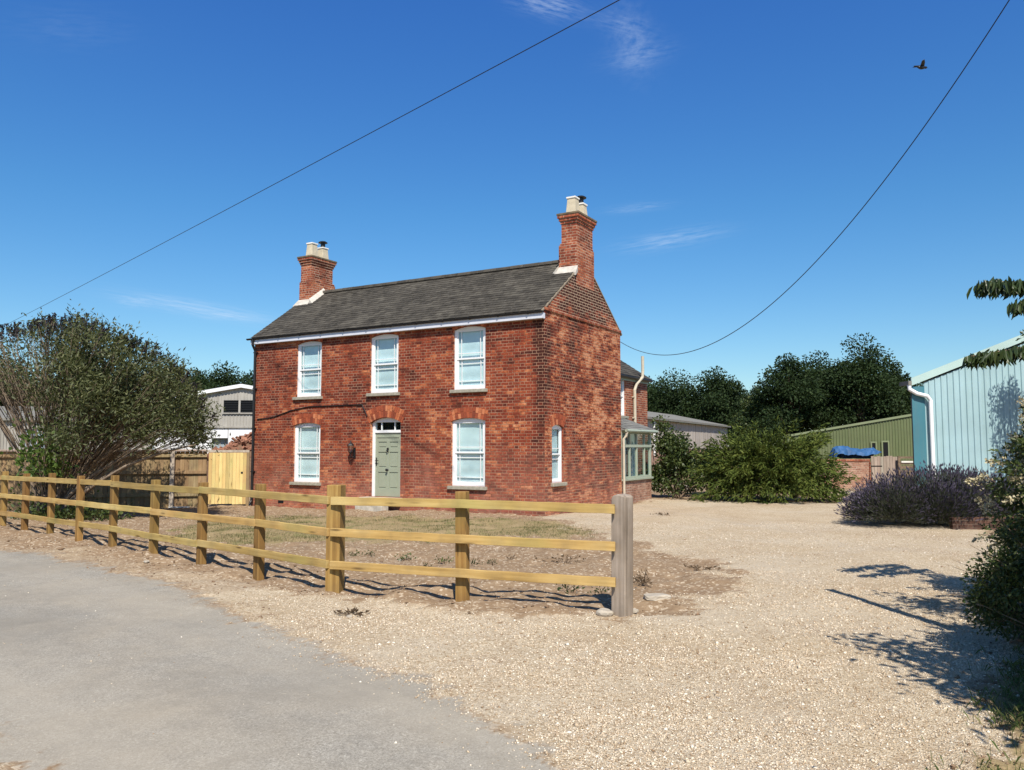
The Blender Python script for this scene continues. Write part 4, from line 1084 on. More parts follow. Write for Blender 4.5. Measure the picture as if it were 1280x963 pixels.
M['shaded_brick'] = brick_mat('shaded_brick', [(0,(.03,.02,.015)),(.5,(.075,.038,.028)),(1,(.15,.08,.055))], (.12,.09,.07), seed=5.0)  # brick and mortar darkened to paint in the shade on the bed edging
M['dark_bark'] = plain('dark_bark', (.05,.038,.028), .95, .1, .4, 4)
M['leaf_dark'] = leaf_mat('leaf_dark', [(0,(.010,.018,.007)),(.5,(.022,.040,.013)),(.85,(.036,.058,.019)),(1,(.055,.078,.028))], .15, .65, .15)
M['leaf_mid'] = leaf_mat('leaf_mid', [(0,(.020,.034,.009)),(.5,(.050,.076,.019)),(1,(.115,.135,.040))], .2)
M['leaf_olive'] = leaf_mat('leaf_olive', [(0,(.028,.034,.012)),(.4,(.074,.088,.032)),(.8,(.14,.15,.060)),(1,(.21,.20,.095))], .25, .55)
M['leaf_juniper'] = leaf_mat('leaf_juniper', [(0,(.024,.038,.008)),(.4,(.066,.094,.018)),(.8,(.122,.148,.030)),(1,(.175,.18,.045))], .22, .65, .15)
M['leaf_bright'] = leaf_mat('leaf_bright', [(0,(.04,.075,.015)),(.6,(.10,.16,.03)),(1,(.17,.22,.06))], .3)
M['leaf_cherry'] = leaf_mat('leaf_cherry', [(0,(.022,.038,.012)),(.6,(.045,.070,.022)),(1,(.085,.105,.035))], .2, .38)
M['seed_head'] = leaf_mat('seed_head', [(0,(.014,.012,.014)),(1,(.040,.032,.034))], .05, .8)
M['lavender_leaf'] = leaf_mat('lavender_leaf', [(0,(.022,.026,.016)),(.6,(.055,.062,.038)),(1,(.10,.10,.066))], .1, .7)
M['lavender_flower'] = leaf_mat('lavender_flower', [(0,(.034,.028,.036)),(.5,(.066,.054,.078)),(.85,(.105,.086,.135)),(1,(.15,.122,.19))], .1, .8)
M['cream_flower'] = leaf_mat('cream_flower', [(0,(.30,.24,.13)),(.5,(.52,.45,.28)),(1,(.66,.60,.42))], .2, .7)
M['dry_leaf'] = leaf_mat('dry_leaf', [(0,(.05,.032,.018)),(1,(.16,.105,.06))], .1, .8)
M['grass'] = leaf_mat('grass', [(0,(.060,.075,.022)),(.4,(.125,.130,.042)),(.7,(.24,.205,.095)),(1,(.36,.29,.15))], .25, .6)
M['grass_green'] = leaf_mat('grass_green', [(0,(.045,.075,.018)),(.6,(.10,.14,.035)),(.85,(.22,.20,.08)),(1,(.33,.27,.13))], .3, .6)

# ------------------------------------------------------------------ far trees
def far_tree(u, vtop, Y, rx, label, leaf, n=9000, zlow=.12, lumps=46, size=.30, name='tree', group=None, slim=1.0):
    top = at(u, vtop, Y); H = top.z; base = Vector((top.x, Y, float(gz0(top.x, Y))))
    tr = empty(name, base, 0, label, 'tree', group)
    cz = H*(zlow+1)/2; rz = H*(1-zlow)/2
    d = unit(rs.normal(0, 1, (lumps,3))); r = rs.uniform(.35,.86,lumps)[:,None]
    C = d*r*np.array([[rx*.86, rx*.8, rz*.9]])
    w = 1-.35*np.clip(C[:,2:]/rz, -1, 1)*slim            # narrower towards the top
    C[:,:2] *= w; C[:,2] += cz
    C = np.concatenate([C, [[0,0,H-.16*rx]], [[rx*.18,.2,H-.42*rx]]])
    rr = rs.uniform(.17,.33,len(C))*rx; R = np.stack([rr*1.12, rr*1.05, rr*.85], 1)
    P, dd = blobpts(C, R, n, .4)
    P = P[P[:,2] > .25]; 
    V, Fq = leaf_mesh(P, dd[:len(P)]*.6+np.array([[0,0,-.25]]), size, size*.62, .6, .05)
    link('crown', np_mesh('crown', V, Fq), leaf, tr)
    mb = MB(); tapered(mb, bez((0,0,-.2), (.15,.05,H*.35), (.1,0,H*.8), 8), rx*.075+.06, .05, 8)
    for k in rs.choice(len(C), 11, replace=False):
        c = C[k]; z0 = min(c[2]*.55, H*.55); tapered(mb, bez((.08,.02,z0), (c[0]*.5,c[1]*.5,z0+(c[2]-z0)*.35), c, 5), rx*.03+.02, .02, 5)
    mb.build('trunk', M['dark_bark'], tr, smooth=True, recalc=False)
    return tr
T = [ # u, top v, depth, radius, leaf, label
 (806,476,92,6.0,'leaf_dark','dark broad tree right behind the soil pipe of the rear wing'),
 (843,467,88,5.2,'leaf_dark','dark rounded tree rising over the middle of the rear shed roof'),
 (893,461,84,4.6,'leaf_dark','dark pointed tree, the peak over the right end of the rear shed'),
 (926,486,95,4.6,'leaf_dark','low dark tree filling the dip between the two tall groves'),
 (950,486,74,2.6,'leaf_mid','lighter green slender tree at the left edge of the right grove'),
 (984,443,72,4.0,'leaf_dark','tall tree with spiky top, first of the tall right grove from the left'),
 (1020,444,76,4.2,'leaf_dark','dense dark tree in the middle of the right grove, above the conifer bush'),
 (1074,422,72,4.4,'leaf_dark','tallest tree of the right grove, rising above the olive barn'),
 (1112,450,74,4.0,'leaf_dark','dark tree sloping down to the turquoise barn corner'),
 (1140,486,80,3.6,'leaf_dark','small dark tree half hidden by the turquoise barn corner'),
 (280,455,86,5.0,'leaf_dark','dark tree with bushy peak above the pale barn roof'),
 (243,462,90,4.6,'leaf_dark','dark tree between the spreading shrub and the pale barn roof'),
 (318,462,92,5.0,'leaf_dark','dark tree partly hidden by the left edge of the house'),
 (14,452,66,4.6,'leaf_dark','dark tree at far left above the low shed'),
 (-42,446,70,5.0,'leaf_dark','dark tree cut by the left frame edge'),
 (70,470,80,5.2,'leaf_dark','dark tree seen through the left side of the spreading shrub'),
 (130,478,84,5.2,'leaf_dark','dark tree hidden behind the middle of the spreading shrub'),
 (190,474,88,5.2,'leaf_dark','dark tree seen through the right side of the spreading shrub'),
]
for (u, v, Y, r, lf, lb) in T:
    r *= 1.12
    far_tree(u, v, Y, r, lb, M[lf], n=int(13000+r*1700), size=.20+.0008*Y, group='trees behind the farm')

# hedge line that closes the far edge of the yard
# ------------------------------------------------------------------ shrubs by the yard
def shrub(name, label, base, C, R, n, L, Wd, leaf, down=.2, jit=.5, stems=14, shape=4, cat='shrub', bark='bark'):
    b = Vector(base); s = empty(name, b, 0, label, cat)
    C = np.array(C, float); R = np.array(R, float); R = np.stack([R,R,R*.85], 1) if R.ndim == 1 else R
    P, d = blobpts(C, R, n, .42); keep = P[:,2] > .02; P, d = P[keep], d[keep]
    V, Fq = leaf_mesh(P, d+np.array([[0,0,-down]]), L, Wd, jit, .06, shape)
    link('foliage', np_mesh('foliage', V, Fq), leaf, s)
    mb = MB()
    for k in rs.choice(len(C), min(stems, len(C)), replace=False):
        c = C[k]; o = rs.uniform(-.15,.15,2); tapered(mb, bez((o[0],o[1],-.1), (c[0]*.35,c[1]*.35,c[2]*.7), c, 6), .035, .008, 5)
    mb.build('stems', M[bark], s, smooth=True, recalc=False)
    return s
def dome(n, rx, ry, h, zlo=.15, seed=0):
    r = np.random.RandomState(seed); a = r.uniform(0, 2*PI, n); e = r.uniform(0, 1, n)**.8*PI/2; q = r.uniform(.5,1.0,n)
    return np.stack([np.cos(a)*np.cos(e)*rx*q, np.sin(a)*np.cos(e)*ry*q, zlo+np.sin(e)*(h-zlo)*q], 1)
def bushy(n, rx, ry, h, zlo=.15, seed=0):
    r = np.random.RandomState(seed); a = r.uniform(0, 2*PI, n); z = r.uniform(0, 1, n); q = r.uniform(.55,1.0,n)*np.sqrt(1-z**5*.85)
    return np.stack([np.cos(a)*rx*q, np.sin(a)*ry*q, zlo+z*(h-zlo)], 1)
# leafy shrub next to the sunroom
sb = at(846,559,26.6); sC = dome(60, 1.05, .9, 2.0, .2, 3); sC = np.concatenate([sC, [[-.55,0,2.0],[-.4,.1,2.25],[-.75,0,1.7],[.1,0,1.75],[-.5,0,2.45],[-.15,-.1,2.05]]])
shrub('leafy_shrub', 'dark glossy leafy shrub growing just right of the sunroom window', (sb.x,26.6,0), sC, np.full(len(sC), .3), 9000, .10, .065, M['leaf_mid'], .3, .6)
sb = at(890,559,28); sC = dome(40, 1.3, 1.0, 1.5, .2, 5)
shrub('leafy_shrub', 'dark leafy shrub filling the gap between glossy shrub and feathery conifer', (sb.x,28,0), sC, np.full(len(sC), .33), 6500, .10, .06, M['leaf_dark'], .3, .6)
# feathery spreading conifer
jb = Vector((7.9, 24.9, 0)); jn = empty('spreading_conifer', jb, 0, 'wide feathery yellow-green conifer bush at the back of the gravel yard', 'shrub')
parts = []; js = MB()
for k in range(380):
    a = rs.uniform(0, 2*PI); e = rs.uniform(.02, 1.0)**1.1*1.25; ln = rs.uniform(.62,1.0)
    tip = np.array([math.cos(a)*math.cos(e)**.7*2.2, math.sin(a)*math.cos(e)**.7*1.55, .10+math.sin(e)*2.45])*ln
    if tip[0] > 0 : tip[2] *= 1.06
    tip = tip+np.array([.28*math.sin(k*2.3), 0, .12*math.sin(k*1.7)]); tip[2] = max(tip[2], .12)
    org = np.array([rs.uniform(-.8,.8), rs.uniform(-.4,.4), rs.uniform(.1,.5)])
    mid = (org+tip)/2+np.array([0,0,.3]); end = tip+np.array([math.cos(a)*.25, math.sin(a)*.2, -.12])
    pts = np.array([list(p) for p in bez(org, mid+np.array([0,0,.1]), end, 9)])
    if k % 3 == 0: tapered(js, [tuple(p) for p in pts[:8]], .02, .006, 4)
    for f0 in range(3, 10):
        m_ = 12; c = pts[f0]; dr_ = pts[min(f0+1,9)]-pts[f0-1]
        dr_ = dr_/np.linalg.norm(dr_)
        Pq = c+rs.normal(0, .055, (m_,3)); A = np.tile(dr_, (m_,1))+rs.normal(0, .55, (m_,3))+np.array([[0,0,-.15]])
        parts.append(leaf_mesh(Pq, A, .17, .042, .2, .02))
V, Fq = cat(parts); V[:,2] = np.maximum(V[:,2], .01)
link('foliage', np_mesh('foliage', V, Fq), M['leaf_juniper'], jn); js.build('stems', M['bark'], jn, recalc=False)

# white rock by the shrubs, manhole-like dark slab
def rock(loc, sx_, sy_, sz_, label, seed, mat='stone', name='rock'):
    bm = bmesh.new(); bmesh.ops.create_icosphere(bm, subdivisions=3, radius=1)
    r = random.Random(seed); ph = [r.uniform(0,6) for _ in range(6)]
    for v in bm.verts:
        p = v.co; k = 1+.16*math.sin(3*p.x+ph[0])+.13*math.sin(4*p.y+ph[1])+.12*math.sin(3.5*p.z+ph[2])+.05*math.sin(9*p.x+ph[3])*math.sin(8*p.y+ph[4])
        p *= k; p.z = max(min(p.z, .62+.08*math.sin(3*p.x)), -.5); p.x *= sx_; p.y *= sy_; p.z *= sz_
    me = bpy.data.meshes.new('rock'); bm.to_mesh(me); bm.free()
    return tag(link(name, me, M[mat], None, loc, r.uniform(0,3), smooth=False), label, 'rock')
rock(ground(gp(853,617), .12), .27, .22, .2, 'pale white rock lying at the foot of the glossy shrub', 1)
rock(ground(gp(822,750), .01), .16, .10, .045, 'flat pale stone on the earth right of the weathered end post', 5)
rock(ground(gp(756,766), .02), .09, .07, .06, 'small brownish stone at the foot of the weathered end post', 8)
for k, (u, v, s, lb) in enumerate(((792,764,.05,'small pale stone touching the right of the weathered end post'),(437,771,.03,'tiny pale stone on gravel below the square corner post'),
        (183,704,.05,'small white stone on the verge left of the sixth post'),(500,700,.04,'pale stone in the dry bed behind the middle rails'))):
    rock(ground(gp(u,v), s*.2), s, s*.8, s*.6, lb, 20+k)

# lavender on its low raised bed
lb0 = Vector((8.92, 17.35, 0)); lav = empty('lavender_bush', lb0, 0, 'large mound of purple-grey lavender spilling over a low brick edge by the gravel', 'shrub')
n = 30000
mc = np.array([[-1.15,-.35,.30],[-.55,-.2,.42],[.15,.0,.48],[.9,.15,.45],[1.5,.3,.4],[-1.4,.1,.25],[.5,-.35,.3],[1.9,.4,.35],[-.1,-.5,.25],[-.8,.4,.4],[.6,.6,.5],[1.4,.8,.5]])
mc[:,0] *= .86
mr = np.array([.62,.80,.86,.78,.72,.5,.6,.66,.55,.7,.8,.75])
k = rs.randint(0, len(mc), n); d = unit(rs.normal(0, 1, (n,3))); d[:,2] = np.abs(d[:,2])*1.0-.12; d = unit(d)
P = mc[k]*np.array([[1,1,.5]])+d*(mr[k]*rs.uniform(.25,.95,n))[:,None]; ok = P[:,2] > .03; P, d = P[ok], d[ok]
V, Fq = leaf_mesh(P, d+np.array([[0,0,.35]]), .17, .013, .25)
link('foliage', np_mesh('foliage', V, Fq), M['lavender_leaf'], lav)
n = 9000; k = rs.randint(0, len(mc), n); d = unit(rs.normal(0, 1, (n,3))); d[:,2] = np.abs(d[:,2])-.05; d = unit(d)
P0 = mc[k]*np.array([[1,1,.5]])+d*(mr[k]*rs.uniform(.86,1.0,n))[:,None]; A = unit(d+np.array([[0,0,.3]])+rs.normal(0,.18,(n,3)))
ok = P0[:,2] > .05; P0, A = P0[ok], A[ok]; ln = rs.uniform(.06,.24,len(P0))[:,None]
S1 = leaf_mesh(P0, A, .2, .006, .02); S2 = leaf_mesh(P0+A*ln, A, .085, .026, .06); S3 = leaf_mesh(P0+A*ln, A, .085, .026, .06)
V, Fq = cat([S2, S3]); link('flower_spikes', np_mesh('flower_spikes', V, Fq), M['lavender_flower'], lav)
link('stalks', np_mesh('stalks', *S1), M['lavender_leaf'], lav)
eb = empty('bed_edging', (9.4,16.45,0), 0, 'low brick edging, coloured dark as if in shade, under the right end of the lavender', 'wall')
MB().box(-.6, 1.5, -.06, .06, -.05, .24).build('brickwork', M['shaded_brick'], eb, bevel=.008).rotation_euler = (0,0,.12)

# ------------------------------------------------------------------ spreading many-stemmed shrub on the left (spent flower heads on top)
bb = Vector((gp(76,640).x*.985, 20.1, float(gz0(-11,20)))); bud = empty('spreading_shrub', bb, 0, 'tall spreading many-stemmed shrub with dark spent flower heads, left of the house', 'shrub')
poly = [(-60,446),(-20,428),(20,420),(60,409),(100,409),(135,424),(165,434),(190,446),(214,462),(230,482),(246,504),(258,530),(258,546),(245,552),(215,546),(180,545),(140,552),(95,556),(60,548),(20,505),(-30,480),(-60,470)]
def inpoly(x, y):
    ins = False
    for i in range(len(poly)):
        ax, ay = poly[i]; bx, by = poly[i-1]
        if (ay > y) != (by > y) and x < (bx-ax)*(y-ay)/(by-ay)+ax: ins = not ins
    return ins
tips, inner = [], []
while len(tips) < 250:
    u, v = rs.uniform(-60,268), rs.uniform(400,558)
    if not inpoly(u, v): continue
    w = 1-abs((u-110)/175)**2; Y = 20.1+rs.uniform(-1.7,1.7)*max(w,.15)**.5
    tips.append(at(u, v, Y))
parts, mb, heads = [], MB(), []
for i, tp_ in enumerate(tips):
    tl = tp_-bb; u_ = 640+F*tp_.x/tp_.y
    o = Vector((rs.uniform(-.22,.3), rs.uniform(-.2,.2), -.1))
    mid = Vector((o.x+(tl.x-o.x)*.42, o.y+(tl.y-o.y)*.42, max(tl.z*.62, .5) if tl.x > 1.6 and tl.z < 2.3 else tl.z*.62))
    if tl.x > 2.2 and tl.z < 2.4: mid.z = tl.z*.72
    pts = bez(o, mid, tl, 9)
    r0 = rs.choice([.012,.016,.022,.045], p=[.42,.32,.18,.08])
    if r0 > .03 or i % 3 == 0: tapered(mb, pts, r0, .005, 5)
    else: tapered(mb, pts[4:], r0*.8, .004, 5)
    dens = 100 if u_ > 75 else 46
    if u_ < 60 and rs.rand() < .4: dens = 8
    for q in range(3):                                   # side twigs
        st = pts[rs.randint(5,9)]; en = tl+Vector(rs.normal(0,.22,3)*np.array([1,1,.7]))
        mb.tube([st, (st+en)/2+Vector((0,0,.05)), en], [.008,.006,.003], 4)
        c = np.array(en); m_ = dens//3
        Pq = c+rs.normal(0,.13,(m_,3)); parts.append(leaf_mesh(Pq, unit(rs.normal(0,1,(m_,3)))+np.array([[0,0,-.1]])+unit(np.array([tl]))*.5, .125, .034, .3, .03))
    m_ = dens; ax = np.array(pts[-1]-pts[-3]); 
    Pq = np.array(tl)+rs.normal(0,.17,(m_,3)); parts.append(leaf_mesh(Pq, np.tile(ax/np.linalg.norm(ax),(m_,1))*.7+rs.normal(0,.5,(m_,3)), .125, .034, .3, .03))
# inner fill so that the crown has depth
for i in range(150):
    a, b = tips[rs.randint(len(tips))], tips[rs.randint(len(tips))]; c = np.array((a+b)/2-bb); uu = 640+F*(c[0]+bb.x)/(c[1]+bb.y); vv = 559-F*(c[2]+bb.z-HCAM)/(c[1]+bb.y)
    if uu < 70 or not inpoly(uu, vv): continue
    m_ = 44; parts.append(leaf_mesh(c+rs.normal(0,.22,(m_,3)), rs.normal(0,1,(m_,3)), .125, .036, .3, .03))
V, Fq = cat(parts); link('foliage', np_mesh('foliage', V, Fq), M['leaf_olive'], bud)
# stout low limbs and one sawn-off limb
for p3, r in (((at(245,556,19.4)-bb),.06),((at(190,560,19.6)-bb),.05),((at(150,552,20.6)-bb),.05),((at(160,520,20)-bb),.055),((at(105,500,19.8)-bb),.05),((at(60,520,20.4)-bb),.05),((at(-30,478,20)-bb),.045)):
    tapered(mb, bez((rs.uniform(-.15,.2),rs.uniform(-.2,.1),-.15), (p3.x*.35,p3.y*.5,p3.z*(.75 if p3.z < 2.2 else .5)), p3, 10), r*1.35, .018, 7)
a_, b_ = at(112,608,19.2)-bb, at(158,582,19.0)-bb; tapered(mb, bez(a_-Vector((.35,0,.35)), a_, b_, 6), .035, .025, 8)
STM = mb
# spent flower heads: dark cones on the outer shoots
hp_ = [p for p in tips if (559-F*(p.z-HCAM)/p.y) < np.interp(640+F*p.x/p.y, [-40,60,130,200,260], [430,425,432,462,520])]; parts = []
extra = []
for i in range(150):
    if i < len(hp_): p = hp_[i]-bb
    else:
        u = rs.uniform(-40,262); vs_ = [p_[1] for p_ in poly[:12]]; us_ = [p_[0] for p_ in poly[:12]]
        p = at(u, np.interp(u, us_, vs_)+rs.uniform(-5,10), 20.1+rs.uniform(-1.2,1.2))-bb
    ax = unit(np.array([[p.x*.18, p.y*.1, 1.0]])+rs.normal(0,.25,(1,3)))[0]; p = np.array(p); m_ = 46
    tt = rs.uniform(0,1,m_)[:,None]; P_ = p+ax*tt*.26+rs.normal(0,1,(m_,3))*(.032*(1-tt)+.006)
    parts.append(leaf_mesh(P_, np.tile(ax,(m_,1)), .06, .036, .5))
    extra.append((p-ax*.25, p+ax*.1))
V, Fq = cat(parts); link('seed_heads', np_mesh('seed_heads', V, Fq), M['seed_head'], bud)
for a, b in extra: STM.tube([a, b], [.006,.004], 4)
STM.build('stems', M['pale_bark'], bud, smooth=True, recalc=False)

# ivy and suckers round its foot, and along the far end of the rails
def clump(name, label, cat_, loc, spread, n, L, Wd, mat, up=.5, shape=4, jit=.5):
    o = empty(name, loc, 0, label, cat_); m_ = n
    P = np.stack([rs.normal(0, spread[0]*.5, m_), rs.normal(0, spread[1]*.5, m_), np.abs(rs.uniform(0, spread[2], m_))*rs.uniform(.3,1,m_)], 1); P[:,2] += .01
    A = unit(P*np.array([[1,1,.5]])+np.array([[0,0,1e-3]]))+np.array([[0,0,up]])
    V, Fq = leaf_mesh(P, A, L, Wd, jit, .06, shape); V[:,2] = np.maximum(V[:,2], .004); link('foliage', np_mesh('foliage', V, Fq), mat, o)
    mb = MB()
    for k in range(7):
        q = P[rs.randint(m_)]; mb.tube([(q[0]*.2,q[1]*.2,-.03), (q[0]*.5,q[1]*.5,q[2]*.7), tuple(q)], [.006,.005,.003], 4)
    mb.build('stems', M['bark'], o, recalc=False)
    return o
iv = at(56,575,19.3); clump('ivy', 'bright green ivy climbing the stems of the spreading shrub', 'climber', (iv.x,19.3,.9), (.6,.45,1.5), 620, .10, .09, M['leaf_bright'], .2, 6)
for (u, v, lb, sc) in ((22,634,'leafy bindweed at the far left foot of the rail fence',.9),(50,640,'low green weeds behind the rails under the ivy',1.0),(92,650,'low trailing weeds right of the ivy, behind the rails',.8),(28,606,'tall bright sucker growing against the brown fence at far left',1.0)):
    g_ = ground(gp(u, 650 if v > 620 else 640)+Vector((0,1.2,0)))
    clump('weed', lb, 'weed', g_, (.9*sc,.6,.38 if v > 620 else 1.2), 330, .09, .07, M['leaf_bright'] if v < 620 else M['leaf_mid'], .4, 6)

# small plants in the bed
plants = [(443,692,.10,'leaf_mid','small dark green seedling directly right of the square corner post'),(461,694,.10,'leaf_mid','small green tuft, second plant right of the square corner post'),
 (507,696,.13,'leaf_mid','low green tuft in the bed midway between square post and thin post'),(556,700,.12,'leaf_bright','bright little green tuft just left of the thin middle post'),
 (534,706,.07,'leaf_dark','tiny dark seedling left of the bright tuft'),(590,706,.10,'leaf_dark','small dark plant touching the right side of the thin middle post'),
 (615,698,.09,'leaf_dark','small dark seedling between upper and lower rails, right of the thin post'),(710,737,.16,'leaf_dark','dark green plant under the bottom rail near the end post'),
 (751,736,.10,'leaf_dark','dark plant half hidden beside the left of the end post'),(639,694,.08,'dry_leaf','tiny dry tuft between thin post and dead brown plant')]
for (u, v, s, lf, lb) in plants:
    g_ = ground(gp(u, v+4)); clump('bed_plant', lb, 'plant', g_, (s*1.0,s*.9,s*.75), 44, s*.36, s*.16, M[lf], .6)
for (u, v, w_, h_, lb) in ((706,703,.42,.16,'dry brown dead plant lying low in the bed behind the rails'),(806,733,.10,.22,'upright dead brown stalk standing right of the end post'),
                           (795,727,.16,.06,'flat dry brown tuft left of the upright dead stalk'),(876,711,.25,.05,'scattered dry brown weed at the gravel edge right of the earth patch'),(441,768,.16,.04,'dry dead leaf litter on the gravel below the corner post'),
                           (830,645,.30,.05,'dry weed beside the house wall on the drive')):
    g_ = ground(gp(u, v)); clump('dead_plant', lb, 'plant', g_, (w_*.8,w_*.6,h_*.85), 60, .055, .02, M['dry_leaf'], .3)

# ------------------------------------------------------------------ right-hand edge: flowering shrub, dark shrub, strappy plant, cherry
c0 = Vector((5.92, 8.3, 0)); C = bushy(120, .80, .75, 2.12, .25, 21)
fs_ = shrub('flowering_shrub', 'shrub with cream flower plumes at right frame edge, in front of the turquoise barn', c0, C, rs.uniform(.13,.24,120), 24000, .06, .028, M['leaf_mid'], .3, .6, 30)
parts = []
for k in range(140):
    c = C[rs.randint(len(C))]; d = unit(np.array([[c[0],c[1],(c[2]-.9)]])+rs.normal(0,.35,(1,3)))[0]
    p = c+d*rs.uniform(.15,.27); m_ = 60; tt = rs.uniform(0,1,m_)[:,None]
    parts.append(leaf_mesh(p+d*tt*.17+rs.normal(0,1,(m_,3))*(.035*(1-tt)+.006)+np.array([[0,0,-.03]])*tt, np.tile(d,(m_,1)), .032, .024, .8))
V, Fq = cat(parts); link('flower_plumes', np_mesh('flower_plumes', V, Fq), M['cream_flower'], fs_)
mb = MB()
for k in range(34):
    c = C[rs.randint(len(C))]; t_ = c+np.array([c[0]*.3+rs.normal(0,.1), c[1]*.2, .35*abs(rs.normal(.6,.4))]); mb.tube([c, (c+t_)/2, t_], [.005,.004,.002], 4)
mb.build('twigs', M['bark'], fs_, recalc=False)
d0 = Vector((4.58, 6.25, 0)); C = bushy(120, .82, .95, 1.2, .1, 33); C[:,0] += .16*np.sin(C[:,2]*7+C[:,1]*4)
ds = shrub('dark_shrub', 'dark small-leaved shrub overhanging the gravel at the right frame edge', d0, C, rs.uniform(.10,.17,120), 27000, .042, .018, M['leaf_mid'], .3, .7, 40)
mb = MB()
for k in range(60):
    c = C[rs.randint(len(C))]; q = unit(np.array([[c[0],c[1],(c[2]-.3)]]))[0]; t_ = c+q*rs.uniform(.2,.42); mb.tube([c*.6, c, t_], [.006,.005,.002], 4)
mb.build('twigs', M['bark'], ds, recalc=False)
d1 = Vector((5.35, 7.4, 0)); C = dome(34, .7, .6, .95, .1, 35)
sh3 = shrub('variegated_shrub', 'low shrub with pale leaf edges between cream-plumed shrub and dark shrub', d1, C, rs.uniform(.12,.2,34), 3000, .06, .035, M['leaf_mid'], .2, .6, 20)
sp_ = Vector((4.62, 7.15, 0)); so3 = empty('strappy_plant', sp_, 0, 'clump of bright strap-shaped leaves at the foot of the pale-edged shrub', 'plant')
mb = MB()
for k in range(46):
    a = rs.uniform(0,2*PI); l_ = rs.uniform(.35,.6); e = rs.uniform(.5,1.1); w_ = .016
    dx, dy = math.cos(a), math.sin(a); pts = [Vector((dx*l_*t_*math.cos(e)+dx*.08*t_*t_, dy*l_*t_*math.cos(e), l_*(t_*math.sin(e)-.32*t_*t_*t_))) for t_ in (0,.25,.5,.75,1)]
    sd = Vector((-dy,dx,0)); vs = []
    for i, p in enumerate(pts): ww_ = w_*(1,1.1,1,.7,.08)[i]; vs += [p-sd*ww_, p+sd*ww_]
    mb.add(vs, [(2*i,2*i+1,2*i+3,2*i+2) for i in range(4)])
mb.build('leaves', M['leaf_bright'], so3, recalc=False)

ct = Vector((4.75, 5.5, 0)); ch = empty('cherry_tree', ct, 0, 'drooping-leaved tree whose branches reach in at the upper right', 'tree')
mb = MB(); tapered(mb, bez((0,0,-.2),(.1,0,1.2),(.35,-.1,2.2),8), .11, .08, 8)
tapered(mb, bez((-.42,.32,-.15),(-.5,.38,2.2),(-.56,.42,4.35),8), .065, .055, 8)      # separate unseen pole, added to cast the long shadow over the gravel
CC = []
rr = np.random.RandomState(77)
for k in range(74):
    a = rr.uniform(0,2*PI); e = rr.uniform(.15,1.2); q = rr.uniform(.5,1.0)
    c = np.array([.9+1.5*q*math.cos(a)*math.cos(e), -.35+1.5*q*math.sin(a)*math.cos(e), 2.3+1.55*q*math.sin(e)])
    if k >= 28: c = np.array([rr.uniform(-1.45,.2), rr.uniform(-2.9,-.75), rr.uniform(1.75,2.9)])
    CC.append(c); tapered(mb, bez((.3,-.1,2.0),((c[0]+.3)/2,(c[1]-.1)/2,c[2]*.95),c,6), .03, .008, 5)
parts = []
for c in CC:
    m_ = 240; parts.append(leaf_mesh(c+rs.normal(0,.19,(m_,3)), rs.normal(0,.5,(m_,3))+np.array([[0,0,-.8]]), .125, .05, .3, .06, 6))
def spray(path, n_tw):
    """a branch with hanging leaves"""
    pts = [p-ct for p in path]; mm = []
    for i in range(len(pts)-1):
        for t_ in np.linspace(0,1,16)[:-1]: mm.append(pts[i].lerp(pts[i+1], t_))
    tapered(mb, mm, .016, .004, 5)
    for p in mm[::1]:
        m_ = n_tw; P_ = np.array(p)+rs.normal(0,.035,(m_,3))*np.array([[1,1.5,.6]]); parts.append(leaf_mesh(P_, np.array([[-.22,-.1,-1.0]])+rs.normal(0,.22,(m_,3)), .145, .042, .12, .07, 6))
spray([Vector((5.6,6.0,2.75)), at(1310,352,8.7), at(1272,353,8.5), at(1246,352,8.3), at(1226,354,8.2)], 6)
spray([Vector((5.6,6.0,2.7)), at(1314,368,8.6), at(1290,370,8.4), at(1273,382,8.3)], 5)
spray([Vector((5.6,6.0,2.4)), at(1315,430,8.8), at(1282,434,8.6), at(1246,440,8.5), at(1211,446,8.4)], 6)
for q in range(5):                                       # long thin shoots reaching over the gravel
    a = rr.uniform(1.4,3.0); st = np.array([.35,.3,1.8+.2*q]); en = np.array([.95+rr.uniform(.2,.8), 1.6+rr.uniform(.0,.9), 2.3+.17*q])
    mm = bez(st, (st+en)/2+np.array([0,0,.25]), en, 10); tapered(mb, mm, .014, .004, 4)
    for p in mm[4:]:
        m_ = 6; parts.append(leaf_mesh(np.array(p)+rs.normal(0,.05,(m_,3)), np.array([[0,0,-1.0]])+rs.normal(0,.3,(m_,3)), .12, .045, .15, .06, 6))
mb.build('trunk', M['bark'], ch, smooth=True, recalc=False)
V, Fq = cat(parts); link('crown', np_mesh('crown', V, Fq), M['leaf_cherry'], ch)
# slender tree beside the turquoise barn, its shadow falls on the sheets
st_b = Vector((16.5, 24.0, 0)); C = []
for k in range(30): C.append([rs.normal(0,.42), rs.normal(0,.4), rs.uniform(1.4,5.6)])
C = np.array(C); C[:,:2] *= (1.25-.13*C[:,2])[:,None]
shrub('slender_tree', 'slender tree beside the turquoise barn wall at the right edge', st_b, C, np.full(30,.36), 5200, .11, .05, M['leaf_cherry'], .3, .6, 30, cat='tree')

